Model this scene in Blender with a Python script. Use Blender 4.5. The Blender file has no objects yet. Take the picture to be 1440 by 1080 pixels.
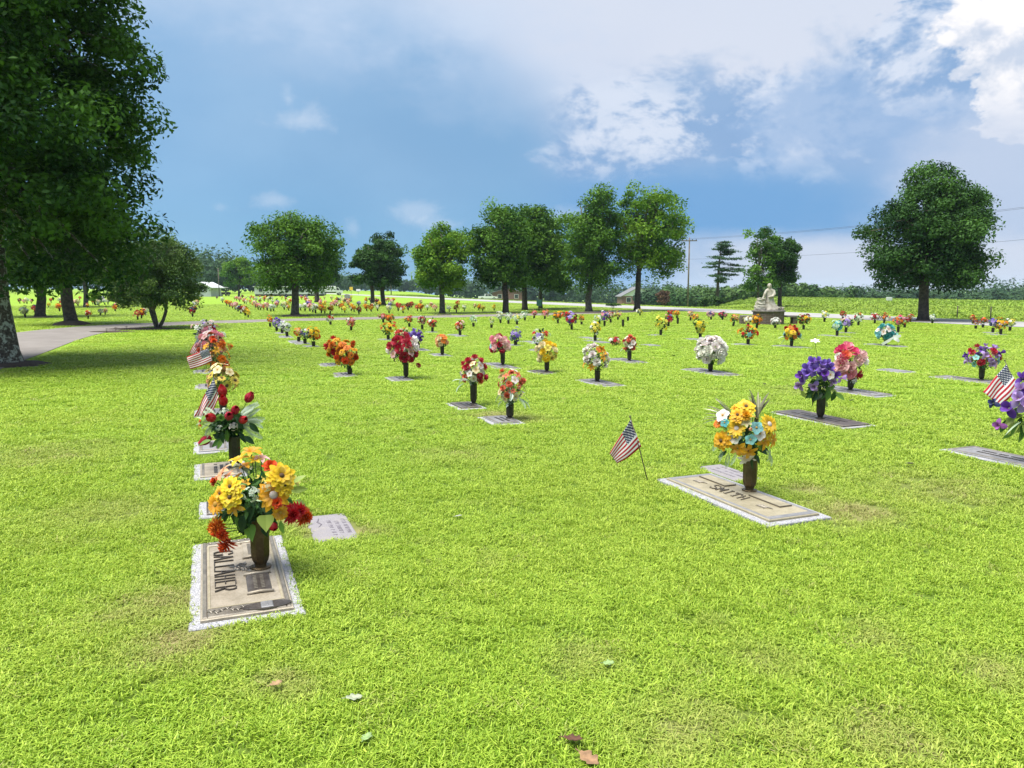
import bpy, bmesh, math, random
import numpy as np
from mathutils import Vector, Matrix, Euler

sc = bpy.context.scene
COL = sc.collection
PI = math.pi
rng = np.random.default_rng(11)
random.seed(5)

# ------------------------------------------------------------------ camera
CAM_H = 1.55
FOC = 1080.0                      # focal length in pixels of the 1440x1080 photograph
HORIZON = 405.0
PITCH = math.atan((540.0 - HORIZON) / FOC)
cam_data = bpy.data.cameras.new('camera')
cam_data.sensor_width = 36.0
cam_data.lens = 36.0 * FOC / 1440.0
cam_data.clip_start = 0.05
cam_data.clip_end = 6000.0
cam = bpy.data.objects.new('camera', cam_data)
COL.objects.link(cam)
cam.location = (0, 0, CAM_H)
cam.rotation_euler = (PI / 2 - PITCH, 0, 0)
sc.camera = cam

CP, SP = math.cos(PITCH), math.sin(PITCH)

def view_dir(px, py):
    a = (px - 720.0) / FOC
    b = -(py - 540.0) / FOC
    return Vector((a, CP + b * SP, -SP + b * CP))

def on_ground(px, py, z=0.0):
    """the point of the lawn that the photograph shows at this pixel"""
    d = view_dir(px, py)
    t = (z - CAM_H) / d.z
    return Vector((d.x * t, d.y * t, z))

def at_depth(px, py, y):
    d = view_dir(px, py)
    t = y / d.y
    return Vector((d.x * t, y, CAM_H + d.z * t))

def px_size(p):
    """metres per photograph pixel at point p"""
    return (p[1] * CP - (p[2] - CAM_H) * SP) / FOC

def to_px(p):
    zc = p[1] * CP - (p[2] - CAM_H) * SP
    yc = p[1] * SP + (p[2] - CAM_H) * CP
    return 720 + FOC * p[0] / zc, 540 - FOC * yc / zc

# ------------------------------------------------------------------ view settings, light
sc.view_settings.view_transform = 'Standard'
sc.view_settings.look = 'None'
sc.view_settings.gamma = 1.0
sc.view_settings.use_curve_mapping = False
sc.view_settings.exposure = 1.05
sc.cycles.use_denoising = True
sc.cycles.max_bounces = 6
sc.cycles.diffuse_bounces = 3
sc.cycles.glossy_bounces = 3
sc.cycles.transmission_bounces = 4
sc.cycles.transparent_max_bounces = 6
sc.cycles.sample_clamp_indirect = 6.0

SUN_EL, SUN_AZ = math.radians(70), math.radians(-115)     # azimuth from +Y, clockwise: left and a little behind
sun_data = bpy.data.lights.new('sun', 'SUN')
sun_data.energy = 4.2
sun_data.angle = math.radians(42)
sun_data.color = (1.0, 0.955, 0.88)
sun = bpy.data.objects.new('sun', sun_data)
COL.objects.link(sun)
sun_from = Vector((math.sin(SUN_AZ) * math.cos(SUN_EL), math.cos(SUN_AZ) * math.cos(SUN_EL), math.sin(SUN_EL)))
sun.rotation_euler = sun_from.to_track_quat('Z', 'Y').to_euler()
sun.location = sun_from * 60

# ------------------------------------------------------------------ node helper
class S:
    """a node socket that takes arithmetic"""
    def __init__(s, nt, sock): s.nt, s.k = nt, sock
    def _m(s, op, b=None, c=None, clamp=False):
        n = s.nt.nodes.new('ShaderNodeMath'); n.operation = op; n.use_clamp = clamp
        for i, v in enumerate((s, b, c)):
            if v is None: continue
            if isinstance(v, S): s.nt.links.new(v.k, n.inputs[i])
            else: n.inputs[i].default_value = float(v)
        return S(s.nt, n.outputs[0])
    def __add__(s, o): return s._m('ADD', o)
    def __sub__(s, o): return s._m('SUBTRACT', o)
    def __mul__(s, o): return s._m('MULTIPLY', o)
    def __truediv__(s, o): return s._m('DIVIDE', o)
    __radd__ = __add__; __rmul__ = __mul__
    def clamp(s): return s._m('ADD', 0.0, clamp=True)
    def sqrt(s): return s._m('SQRT')
    def pow(s, o): return s._m('POWER', o)
    def step(s, lo, hi):
        n = s.nt.nodes.new('ShaderNodeMapRange'); n.interpolation_type = 'SMOOTHSTEP'
        s.nt.links.new(s.k, n.inputs[0])
        n.inputs[1].default_value = lo; n.inputs[2].default_value = hi
        n.inputs[3].default_value = 0; n.inputs[4].default_value = 1
        if lo > hi:
            n.inputs[1].default_value = hi; n.inputs[2].default_value = lo
            n.inputs[3].default_value = 1; n.inputs[4].default_value = 0
        return S(s.nt, n.outputs[0])

def mixc(nt, f, a, b, blend='MIX'):
    n = nt.nodes.new('ShaderNodeMix'); n.data_type = 'RGBA'; n.blend_type = blend
    for sock, v in ((n.inputs[0], f), (n.inputs[6], a), (n.inputs[7], b)):
        if isinstance(v, S): nt.links.new(v.k, sock)
        elif isinstance(v, (int, float)): sock.default_value = v
        else: sock.default_value = (*v[:3], 1.0)
    return S(nt, n.outputs[2])

def noise(nt, vec, scale, detail=4, rough=0.55, dist=0.0, lac=2.0):
    n = nt.nodes.new('ShaderNodeTexNoise')
    n.inputs['Scale'].default_value = scale; n.inputs['Detail'].default_value = detail
    n.inputs['Roughness'].default_value = rough; n.inputs['Distortion'].default_value = dist
    n.inputs['Lacunarity'].default_value = lac
    if vec is not None: nt.links.new(vec.k, n.inputs['Vector'])
    return S(nt, n.outputs[0])

# ------------------------------------------------------------------ sky
world = bpy.data.worlds.new('World'); sc.world = world
world.use_nodes = True
world.cycles.sampling_method = 'MANUAL'; world.cycles.sample_map_resolution = 512
wt = world.node_tree; wt.nodes.clear()
w_out = wt.nodes.new('ShaderNodeOutputWorld'); w_bg = wt.nodes.new('ShaderNodeBackground')
w_bg.inputs[1].default_value = 0.08
wt.links.new(w_bg.outputs[0], w_out.inputs[0])
w_sky = wt.nodes.new('ShaderNodeTexSky'); w_sky.sky_type = 'NISHITA'; w_sky.sun_disc = False
w_sky.sun_elevation = SUN_EL; w_sky.sun_rotation = SUN_AZ
w_sky.air_density = 1.0; w_sky.dust_density = 0.6; w_sky.ozone_density = 2.0
w_tc = wt.nodes.new('ShaderNodeTexCoord')
w_vec = S(wt, w_tc.outputs['Generated'])
w_sep = wt.nodes.new('ShaderNodeSeparateXYZ'); wt.links.new(w_vec.k, w_sep.inputs[0])
wx, wy, wz = (S(wt, w_sep.outputs[i]) for i in range(3))
AZ = wx._m('ARCTAN2', wy)                 # 0 straight ahead, positive to the right
EL = wz._m('ARCSINE')

def sky_at(px, py):
    d = view_dir(px, py).normalized()
    return math.atan2(d.x, d.y), math.asin(d.z)

def sky_map(sx, sy, sz, ox=0.0):
    n = wt.nodes.new('ShaderNodeMapping')
    n.inputs['Scale'].default_value = (sx, sy, sz); n.inputs['Location'].default_value = (ox, ox * 0.7, ox * 0.3)
    wt.links.new(w_vec.k, n.inputs['Vector'])
    return S(wt, n.outputs[0])

v1 = sky_map(1, 1, 1.6, 3.1)
n_big = noise(wt, v1, 2.4, 3, 0.5, 0.3)
n_mid = noise(wt, v1, 7.5, 6, 0.60, 0.25)
n_fine = noise(wt, v1, 24.0, 4, 0.62, 0.0)
v2 = sky_map(1, 1, 1.6, 3.1 + 0.02)
n_mid2 = noise(wt, v2, 7.5, 5, 0.60, 0.25)
relief = ((n_mid2 - n_mid) * 3.6 + (n_fine - .5) * .8 + 0.5).clamp()

def px_az(px): return math.atan((px - 720.0) / FOC)
def px_el(py): return math.atan((HORIZON - py) / FOC)

# storm-blue air over the Nishita sky, paler higher up
deck = mixc(wt, (EL + (n_big - .5) * .12).step(0.02, 0.42), (0.95, 2.32, 4.15), (2.25, 3.35, 4.75))
nish = mixc(wt, 1.0, S(wt, w_sky.outputs[0]), (0.66, 0.95, 1.05), 'MULTIPLY')
colr = mixc(wt, 0.80, nish, deck)
colr = mixc(wt, ((n_big - 0.5) * 0.8 + 0.08).clamp(), colr, (3.0, 4.1, 5.3))

def blob(c, px, py, rx, ry, soft, amp, color, opacity, ns=None, amp2=0.0):
    a0, e0 = px_az(px), px_el(py)
    u = (AZ - a0) * (FOC / rx); v = (EL - e0) * (FOC / ry)
    d = (u * u + v * v).sqrt() + ((ns or n_mid) - 0.5) * amp + (n_fine - 0.5) * amp2
    m = d.step(1.0 + soft, 1.0 - soft) * opacity
    return mixc(wt, m, c, color)

colr = blob(colr, 620, 210, 330, 120, 0.8, 1.6, (1.35, 2.50, 4.00), 0.65, n_big, .5)
# high pale sheet: begins along a slanting edge left of centre and reaches round to the right and overhead
edge = AZ * 0.80 + EL * 1.05 + (n_big - 0.5) * 0.30 + (n_mid - 0.5) * 0.05
sheet = edge.step(0.20, 0.36)
colr = mixc(wt, sheet * 0.90, colr, mixc(wt, n_big.step(.35, .65), (3.5, 4.1, 5.25), (4.5, 4.75, 5.45)))
over = (EL + (n_big - 0.5) * 0.25).step(0.27, 0.46)
colr = mixc(wt, over * 0.45, colr, (4.0, 4.5, 5.4))

for (px, py, rx, ry, op) in ((620, 55, 130, 42, .6), (300, 25, 170, 40, .5), (700, 120, 120, 40, .35), (480, 100, 120, 30, .3)):
    colr = blob(colr, px, py, rx, ry, 0.9, 2.4, (3.5, 4.25, 5.45), op, n_mid, 1.0)
lit = mixc(wt, relief.step(.25, .75), (1.7, 2.7, 4.3), (4.3, 4.75, 5.6))
lit2 = mixc(wt, relief.step(.1, .8), (3.7, 4.2, 5.1), (6.3, 6.2, 6.3))
# blue-grey rain cloud under the sheet, ragged along its top
bank = (EL * -1.0 + (n_mid - 0.5) * 0.22 + (n_big - .5) * .16).step(-px_el(135), -px_el(195)) * AZ.step(px_az(700), px_az(850))
colr = mixc(wt, bank * 0.90, colr, mixc(wt, EL.step(px_el(330), px_el(190)), (1.15, 2.45, 4.30), (1.95, 2.95, 4.45)))
# lit puffs along the ragged top
puff = (n_mid * .68 + n_fine * .32 + (EL - px_el(200)) * .55).step(0.485, 0.56) * AZ.step(px_az(740), px_az(850)) * EL.step(px_el(285), px_el(235)) * EL.step(px_el(95), px_el(150))
colr = mixc(wt, puff * .62, colr, lit)
for (px, py, rx, ry, op) in ((880, 175, 90, 40, .85), (850, 225, 80, 30, .7), (960, 205, 90, 34, .75), (1085, 205, 85, 50, .85), (1180, 190, 90, 55, .8), (1060, 165, 40, 26, .7)):
    colr = blob(colr, px, py, rx, ry, 0.35, 1.9, lit, op, n_mid, 1.2)
colr = blob(colr, 1250, 200, 150, 70, 0.30, 1.6, (2.0, 3.0, 4.6), 0.8, n_mid, 1.0)
colr = blob(colr, 1290, 130, 80, 72, 0.10, 1.2, lit, 0.97, n_mid, 1.2)
colr = blob(colr, 1365, 165, 60, 55, 0.14, 1.2, lit, 0.9, n_mid, 1.2)
colr = blob(colr, 1330, 215, 100, 50, 0.45, 1.5, (2.0, 3.0, 4.6), 0.75, n_mid, 1.0)
# bright cumulus at the right edge
colr = blob(colr, 1500, 110, 150, 120, 0.06, 1.0, lit2, 0.98, n_mid, 1.0)
# hollow of deeper blue, then the pale low band
colr = blob(colr, 1000, 300, 190, 50, 0.6, 1.2, (1.05, 2.4, 4.35), 0.8, n_mid, 0.4)
colr = blob(colr, 1400, 290, 110, 90, 0.6, 1.6, (3.6, 4.1, 5.1), 0.75, n_mid, 0.6)
low = (EL + (n_mid - .5) * .05 + (n_big - .5) * .05).step(px_el(325), px_el(356)) * (AZ + (n_mid - .5) * .3).step(px_az(800), px_az(1080))
colr = mixc(wt, low * 0.92, colr, (4.0, 4.4, 5.2))
# small white wisps in the blue
for (px, py, rx, ry, op) in ((437, 184, 32, 16, 0.8), (417, 160, 9, 16, .6), (392, 290, 20, 10, 0.6), (318, 300, 14, 8, 0.5), (765, 218, 18, 6, 0.75),
                             (585, 300, 30, 12, 0.6), (612, 318, 22, 9, .55), (790, 305, 30, 14, 0.5), (1135, 262, 22, 12, 0.6), (500, 322, 9, 12, .4), (660, 40, 60, 30, .4)):
    colr = blob(colr, px, py, rx * .85, ry * .75, 0.95, 2.4, (4.1, 4.7, 5.6), op * .62, n_mid, 4.2)
# broken cloud carries on all the way round, out of the picture too
rest = (n_big * 0.6 + n_mid * 0.4).step(0.48, 0.62) * (AZ * AZ).step(0.5, 1.0)
colr = mixc(wt, rest * 0.75, colr, lit)
wt.links.new(colr.k, w_bg.inputs[0])

# ------------------------------------------------------------------ object helpers
def link(o, parent=None):
    COL.objects.link(o)
    if parent is not None: o.parent = parent
    return o

def tag(o, label=None, cat=None, group=None, kind=None):
    if label: o['label'] = label
    if cat: o['category'] = cat
    if group: o['group'] = group
    if kind: o['kind'] = kind
    return o

def empty(name, loc=(0, 0, 0), rz=0.0):
    o = bpy.data.objects.new(name, None); COL.objects.link(o)
    o.empty_display_size = 0.1
    o.location = loc; o.rotation_euler = (0, 0, rz)
    return o

def mesh_obj(name, me, parent=None, loc=None, rot=None, scale=None):
    o = bpy.data.objects.new(name, me); link(o, parent)
    if loc is not None: o.location = loc
    if rot is not None: o.rotation_euler = rot
    if scale is not None: o.scale = scale if hasattr(scale, '__len__') else (scale,) * 3
    return o

class MB:
    """collects faces and links them as one mesh"""
    def __init__(s): s.v, s.f, s.m, s.sm, s.c = [], [], [], [], []
    def add(s, verts, faces, mi=0, smooth=False, mat=None, col=None):
        k = len(s.v)
        if mat is not None: verts = [mat @ Vector(p) for p in verts]
        s.v.extend([tuple(p) for p in verts])
        for f in faces:
            s.f.append(tuple(i + k for i in f)); s.m.append(mi); s.sm.append(smooth); s.c.append(col)
        return s
    def box(s, lo, hi, mi=0, mat=None, col=None):
        x0, y0, z0 = lo; x1, y1, z1 = hi
        vs = [(x0, y0, z0), (x1, y0, z0), (x1, y1, z0), (x0, y1, z0), (x0, y0, z1), (x1, y0, z1), (x1, y1, z1), (x0, y1, z1)]
        return s.add(vs, [(3, 2, 1, 0), (4, 5, 6, 7), (0, 1, 5, 4), (1, 2, 6, 5), (2, 3, 7, 6), (3, 0, 4, 7)], mi, False, mat, col)
    def bevel_box(s, lo, hi, b, mi=0, mat=None):
        x0, y0, z0 = lo; x1, y1, z1 = hi
        vs = [(x0, y0, z0), (x1, y0, z0), (x1, y1, z0), (x0, y1, z0), (x0, y0, z1 - b), (x1, y0, z1 - b), (x1, y1, z1 - b), (x0, y1, z1 - b),
              (x0 + b, y0 + b, z1), (x1 - b, y0 + b, z1), (x1 - b, y1 - b, z1), (x0 + b, y1 - b, z1)]
        fs = [(3, 2, 1, 0), (0, 1, 5, 4), (1, 2, 6, 5), (2, 3, 7, 6), (3, 0, 4, 7), (4, 5, 9, 8), (5, 6, 10, 9), (6, 7, 11, 10), (7, 4, 8, 11), (8, 9, 10, 11)]
        return s.add(vs, fs, mi, False, mat)
    def prism(s, poly, z0, z1, mi=0, mat=None):
        n = len(poly)
        vs = [(x, y, z0) for x, y in poly] + [(x, y, z1) for x, y in poly]
        fs = [tuple(range(n))[::-1], tuple(range(n, 2 * n))] + [(i, (i + 1) % n, n + (i + 1) % n, n + i) for i in range(n)]
        return s.add(vs, fs, mi, False, mat)
    def tube(s, pts, rad, n=6, mi=0, smooth=True, cap=True, col=None):
        pts = [Vector(p) for p in pts]
        if not hasattr(rad, '__len__'): rad = [rad] * len(pts)
        vs, fs = [], []
        ref = None
        for i, p in enumerate(pts):
            d = (pts[min(i + 1, len(pts) - 1)] - pts[max(i - 1, 0)]).normalized()
            if ref is None: ref = d.orthogonal().normalized()
            ref = (ref - d * ref.dot(d))
            ref = ref.normalized() if ref.length > 1e-6 else d.orthogonal().normalized()
            b = d.cross(ref)
            for k in range(n):
                a = 2 * PI * k / n
                vs.append(p + (ref * math.cos(a) + b * math.sin(a)) * rad[i])
        for i in range(len(pts) - 1):
            for k in range(n):
                k2 = (k + 1) % n
                fs.append((i * n + k, i * n + k2, (i + 1) * n + k2, (i + 1) * n + k))
        if cap:
            fs.append(tuple(range(n))[::-1]); fs.append(tuple(range((len(pts) - 1) * n, len(pts) * n)))
        return s.add(vs, fs, mi, smooth, None, col)
    def lathe(s, prof, n=16, mi=0, smooth=True, mat=None, cap=True, twist=0.0):
        vs, fs = [], []
        for (r, z) in prof:
            for k in range(n):
                a = 2 * PI * k / n + twist
                vs.append((r * math.cos(a), r * math.sin(a), z))
        for i in range(len(prof) - 1):
            for k in range(n):
                k2 = (k + 1) % n
                fs.append((i * n + k, i * n + k2, (i + 1) * n + k2, (i + 1) * n + k))
        if cap:
            fs.append(tuple(range(n))[::-1]); fs.append(tuple(range((len(prof) - 1) * n, len(prof) * n)))
        return s.add(vs, fs, mi, smooth, mat)
    def mesh(s, name, mats):
        me = bpy.data.meshes.new(name)
        me.from_pydata(s.v, [], s.f)
        for m in (mats if isinstance(mats, (list, tuple)) else [mats]): me.materials.append(m)
        me.polygons.foreach_set('material_index', s.m)
        me.polygons.foreach_set('use_smooth', s.sm)
        if any(c is not None for c in s.c):
            at = me.attributes.new('col', 'FLOAT_COLOR', 'FACE')
            buf = np.array([(*(c or (0.5, 0.5, 0.5)), 1.0) for c in s.c], dtype=np.float32).ravel()
            at.data.foreach_set('color', buf)
        me.update()
        return me
    def build(s, name, mats, parent=None, **kw):
        return mesh_obj(name, s.mesh(name, mats), parent, **kw)

def quads_mesh(name, V, mats, var=None, smooth=False):
    """V: (n,4,3) array of quads -> mesh, with one float per face called var"""
    n = len(V)
    me = bpy.data.meshes.new(name)
    me.vertices.add(n * 4); me.loops.add(n * 4); me.polygons.add(n)
    me.vertices.foreach_set('co', np.ascontiguousarray(V, dtype=np.float32).ravel())
    me.loops.foreach_set('vertex_index', np.arange(n * 4, dtype=np.int32))
    me.polygons.foreach_set('loop_start', np.arange(0, n * 4, 4, dtype=np.int32))
    me.polygons.foreach_set('loop_total', np.full(n, 4, dtype=np.int32))
    if smooth: me.polygons.foreach_set('use_smooth', np.ones(n, dtype=bool))
    me.update(calc_edges=True)
    if var is not None:
        at = me.attributes.new('var', 'FLOAT', 'FACE')
        at.data.foreach_set('value', np.asarray(var, dtype=np.float32))
    for m in (mats if isinstance(mats, (list, tuple)) else [mats]): me.materials.append(m)
    return me

# ------------------------------------------------------------------ materials
MATS = {}
def new_mat(name):
    m = bpy.data.materials.new(name); m.use_nodes = True
    nt = m.node_tree; nt.nodes.clear()
    out = nt.nodes.new('ShaderNodeOutputMaterial')
    b = nt.nodes.new('ShaderNodeBsdfPrincipled')
    nt.links.new(b.outputs[0], out.inputs[0])
    MATS[name] = m
    return m, nt, b, out

def setc(nt, sock, v):
    if isinstance(v, S): nt.links.new(v.k, sock)
    elif hasattr(v, '__len__'): sock.default_value = (*v[:3], 1.0)
    else: sock.default_value = v

def obj_coord(nt):
    n = nt.nodes.new('ShaderNodeTexCoord'); return S(nt, n.outputs['Object'])

def attr(nt, name, kind='GEOMETRY', out='Fac'):
    n = nt.nodes.new('ShaderNodeAttribute'); n.attribute_name = name; n.attribute_type = kind
    return S(nt, n.outputs[out])

def bump(nt, b, h, strength=0.3, dist=0.02):
    n = nt.nodes.new('ShaderNodeBump'); n.inputs['Strength'].default_value = strength; n.inputs['Distance'].default_value = dist
    nt.links.new(h.k, n.inputs['Height']); nt.links.new(n.outputs[0], b.inputs['Normal'])

def simple(name, c1, c2=None, scale=8.0, rough=0.7, metal=0.0, bmp=0.0, detail=5, lo=0.35, hi=0.65, spec=0.5):
    m, nt, b, _ = new_mat(name)
    v = obj_coord(nt)
    n = noise(nt, v, scale, detail, 0.6)
    setc(nt, b.inputs['Base Color'], mixc(nt, n.step(lo, hi), c1, c2 or tuple(x * 0.8 for x in c1)))
    b.inputs['Roughness'].default_value = rough; b.inputs['Metallic'].default_value = metal
    b.inputs['Specular IOR Level'].default_value = spec
    if bmp: bump(nt, b, n, bmp, 0.01)
    return m

def translucent_mix(nt, b, out, col, f):
    t = nt.nodes.new('ShaderNodeBsdfTranslucent'); setc(nt, t.inputs[0], col)
    mx = nt.nodes.new('ShaderNodeMixShader'); mx.inputs[0].default_value = f
    nt.links.new(b.outputs[0], mx.inputs[1]); nt.links.new(t.outputs[0], mx.inputs[2]); nt.links.new(mx.outputs[0], out.inputs[0])

def leaf_mat(name, dark, light, rough=0.6, trans=0.3, spec=0.12):
    m, nt, b, out = new_mat(name)
    v = attr(nt, 'var')
    c = mixc(nt, v.clamp(), dark, light)
    setc(nt, b.inputs['Base Color'], c); b.inputs['Roughness'].default_value = rough
    b.inputs['Specular IOR Level'].default_value = spec
    translucent_mix(nt, b, out, mixc(nt, 1.0, c, (1.25, 1.2, 0.55), 'MULTIPLY'), trans)
    return m
# ------------------------------------------------------------------ ground shape
U = Vector((-0.37, 0.929, 0)).normalized()       # along the grave rows
W = Vector((U.y, -U.x, 0))                       # across the rows, to the right
ROAD_P = Vector((14.2, 52.0, 0))

def sstep(x, a, b):
    t = np.clip((x - a) / (b - a), 0, 1)
    return t * t * (3 - 2 * t)

HOUSE = at_depth(898, 431, 200)
def ground_z(x, y):
    x = np.asarray(x, dtype=float); y = np.asarray(y, dtype=float)
    s = (x - ROAD_P.x) * W.x + (y - ROAD_P.y) * W.y
    az = 720 + FOC * x / np.maximum(y, 1.0)
    z = -0.048 * np.maximum(s - 3.4, 0) * sstep(az, 560, 660) * (1 - sstep(az, 965, 1070)) * (y > 20)
    z = np.maximum(z, -7.0)
    z = z - 7.5 * sstep(s, 58, 150)
    return z

def vnoise(x, y, scale, seed=0):
    x = np.asarray(x) / scale + 100.0 + seed * 13.7; y = np.asarray(y) / scale + 100.0 + seed * 7.3
    xi = np.floor(x).astype(np.int64); yi = np.floor(y).astype(np.int64)
    fx = x - xi; fy = y - yi
    fx = fx * fx * (3 - 2 * fx); fy = fy * fy * (3 - 2 * fy)
    def h(a, b):
        v = (a * 374761393 + b * 668265263 + seed * 1274126177) & 0x7fffffff
        v = ((v ^ (v >> 13)) * 1103515245 + 12345) & 0x7fffffff
        return ((v ^ (v >> 16)) % 10007) / 10007.0
    return (h(xi, yi) * (1 - fx) + h(xi + 1, yi) * fx) * (1 - fy) + (h(xi, yi + 1) * (1 - fx) + h(xi + 1, yi + 1) * fx) * fy

# ------------------------------------------------------------------ ground material and sheet
m, nt, b, out = new_mat('lawn')
v = obj_coord(nt)
g1 = noise(nt, v, 0.35, 4, 0.6); g2 = noise(nt, v, 2.2, 5, 0.6); g3 = noise(nt, v, 26.0, 5, 0.7)
mp = nt.nodes.new('ShaderNodeMapping'); mp.inputs['Rotation'].default_value = (0, 0, math.atan2(W.y, W.x)); mp.inputs['Scale'].default_value = (0.10, 1.1, 1)
nt.links.new(v.k, mp.inputs['Vector']); g4 = noise(nt, S(nt, mp.outputs[0]), 1.0, 4, 0.6)
c = mixc(nt, g1.step(0.35, 0.65), (0.195, 0.325, 0.026), (0.250, 0.355, 0.045))
c = mixc(nt, g2.step(0.4, 0.7) * 0.5, c, (0.150, 0.285, 0.018))
c = mixc(nt, g4.step(0.52, 0.66) * 0.45, c, (0.29, 0.34, 0.075))
c = mixc(nt, g3.step(0.35, 0.75) * 0.55, c, (0.115, 0.225, 0.016))
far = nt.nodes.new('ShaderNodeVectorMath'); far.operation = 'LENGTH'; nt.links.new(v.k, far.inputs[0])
c = mixc(nt, S(nt, far.outputs['Value']).step(17.0, 7.0) * .8, c, mixc(nt, g3, (0.035, 0.070, 0.010), (0.090, 0.130, 0.020)))   # thatch and soil between the nearer blades, painted darker as shadow in the gaps
wear = attr(nt, 'wear')
c = mixc(nt, (wear * (g3 * 0.8 + 0.6)).clamp(), c, (0.26, 0.215, 0.105))
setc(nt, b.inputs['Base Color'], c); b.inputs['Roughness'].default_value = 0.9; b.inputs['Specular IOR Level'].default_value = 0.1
bump(nt, b, g3, 0.5, 0.03)

WEAR = []     # (x, y, rx, ry, strength) of thin or dry turf
for (px, py, r, s) in ((235, 850, .28, .5), (250, 905, .2, .7), (452, 742, .17, 1.0), (415, 735, .14, .7), (505, 748, .13, .6), (1195, 720, .30, .75), (1140, 690, .2, .5),
                       (700, 583, .3, .6), (740, 590, .25, .5), (1145, 553, .5, .3), (985, 1010, .16, .4), (1080, 930, .14, .4), (950, 1030, .2, .35), (1400, 950, .15, .45), (820, 930, .15, .35),
                       (1330, 690, .6, .3), (60, 640, .6, .3), (640, 640, .4, .2), (150, 720, .4, .3), (1250, 1040, .2, .4), (390, 960, .12, .5), (1230, 900, .12, .35)):
    p = on_ground(px, py); WEAR.append((p.x, p.y, r, s))
def wear_at(x, y):
    w = np.zeros_like(np.asarray(x, dtype=float))
    for (a, bb, r, s) in WEAR:
        w = np.maximum(w, s * np.exp(-((x - a) ** 2 + (y - bb) ** 2) / (r * r)))
    return w * (0.6 + 0.8 * vnoise(x, y, 0.07, 4))

def spaced(lo, hi, n0, step, grow, big):
    out_ = [0.0]; st = step
    while out_[-1] < hi: out_.append(out_[-1] + st); st = min(st * grow, big) if out_[-1] > n0 else st
    neg = [0.0]; st = step
    while neg[-1] > lo: neg.append(neg[-1] - st); st = min(st * grow, big) if neg[-1] < -n0 else st
    return np.array(sorted(set(neg + out_)))
gx = spaced(-1500, 1500, 7, 0.14, 1.11, 160); gy = spaced(-300, 1800, 10, 0.14, 1.09, 160)
GX, GY = np.meshgrid(gx, gy)
GZ = ground_z(GX, GY)
nx, ny = len(gx), len(gy)
me = bpy.data.meshes.new('ground')
co = np.stack([GX, GY, GZ], -1).reshape(-1, 3)
idx = np.arange(nx * ny).reshape(ny, nx)
fq = np.stack([idx[:-1, :-1], idx[:-1, 1:], idx[1:, 1:], idx[1:, :-1]], -1).reshape(-1, 4)
me.vertices.add(len(co)); me.vertices.foreach_set('co', co.astype(np.float32).ravel())
me.loops.add(fq.size); me.loops.foreach_set('vertex_index', fq.astype(np.int32).ravel())
me.polygons.add(len(fq)); me.polygons.foreach_set('loop_start', np.arange(0, fq.size, 4, dtype=np.int32)); me.polygons.foreach_set('loop_total', np.full(len(fq), 4, dtype=np.int32))
me.polygons.foreach_set('use_smooth', np.ones(len(fq), dtype=bool))
me.update(calc_edges=True)
me.attributes.new('wear', 'FLOAT', 'POINT').data.foreach_set('value', wear_at(co[:, 0], co[:, 1]).astype(np.float32))
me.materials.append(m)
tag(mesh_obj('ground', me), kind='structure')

# ------------------------------------------------------------------ roads
asphalt = simple('asphalt', (0.155, 0.138, 0.124), (0.19, 0.172, 0.156), 1.2, 0.9, bmp=0.15)
concrete = simple('pale_road', (0.26, 0.255, 0.25), (0.31, 0.305, 0.30), 0.8, 0.9)
def strip(name, pts, w, z, mat):
    mb = MB(); vs = []
    pts = [Vector((p[0], p[1], 0)) for p in pts]
    # smooth the polyline
    for _ in range(3):
        q = [pts[0]]
        for a, c2 in zip(pts[:-1], pts[1:]): q += [a * .75 + c2 * .25, a * .25 + c2 * .75]
        pts = q + [pts[-1]]
    for i, p in enumerate(pts):
        d = (pts[min(i + 1, len(pts) - 1)] - pts[max(i - 1, 0)]).normalized(); n = Vector((d.y, -d.x, 0))
        ww = w(i / (len(pts) - 1)) if callable(w) else w
        for sgn in (-1, 1):
            q = p + n * sgn * ww / 2; vs.append((q.x, q.y, z))
    mb.add(vs, [(2 * i, 2 * i + 2, 2 * i + 3, 2 * i + 1) for i in range(len(pts) - 1)])
    return tag(mb.build(name, mat), kind='structure')
strip('cemetery_road', [on_ground(a, c2) for a, c2 in ((-230, 552), (-120, 520), (-40, 499), (30, 479), (90, 466.5), (160, 459.3), (250, 454.8), (380, 450.8), (540, 447.2), (700, 443.6), (820, 440.5), (900, 437))], lambda t: 3.0, 0.012, asphalt)
public_road = strip('public_road', [ROAD_P + U * t for t in (-75, -30, 0, 60, 150, 300, 700)], 4.8, 0.016, concrete)

# ------------------------------------------------------------------ trees
bark_dark = simple('bark_dark', (0.085, 0.070, 0.056), (0.036, 0.030, 0.025), 9, 0.95, bmp=0.6)
bark_grey = simple('bark_grey', (0.13, 0.12, 0.10), (0.055, 0.048, 0.040), 7, 0.95, bmp=0.6)
m, nt, b, out = new_mat('bark_lichen')
v = obj_coord(nt); n1 = noise(nt, v, 7, 6, 0.65); n2 = noise(nt, v, 22, 5, 0.7)
c = mixc(nt, n2.step(0.35, 0.65), (0.045, 0.038, 0.03), (0.11, 0.095, 0.075))
c = mixc(nt, (n1 * 0.6 + n2 * 0.4).step(0.49, 0.57), c, (0.36, 0.40, 0.34))
setc(nt, b.inputs['Base Color'], c); b.inputs['Roughness'].default_value = 0.95; bump(nt, b, n2, 0.7, 0.02)

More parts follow.
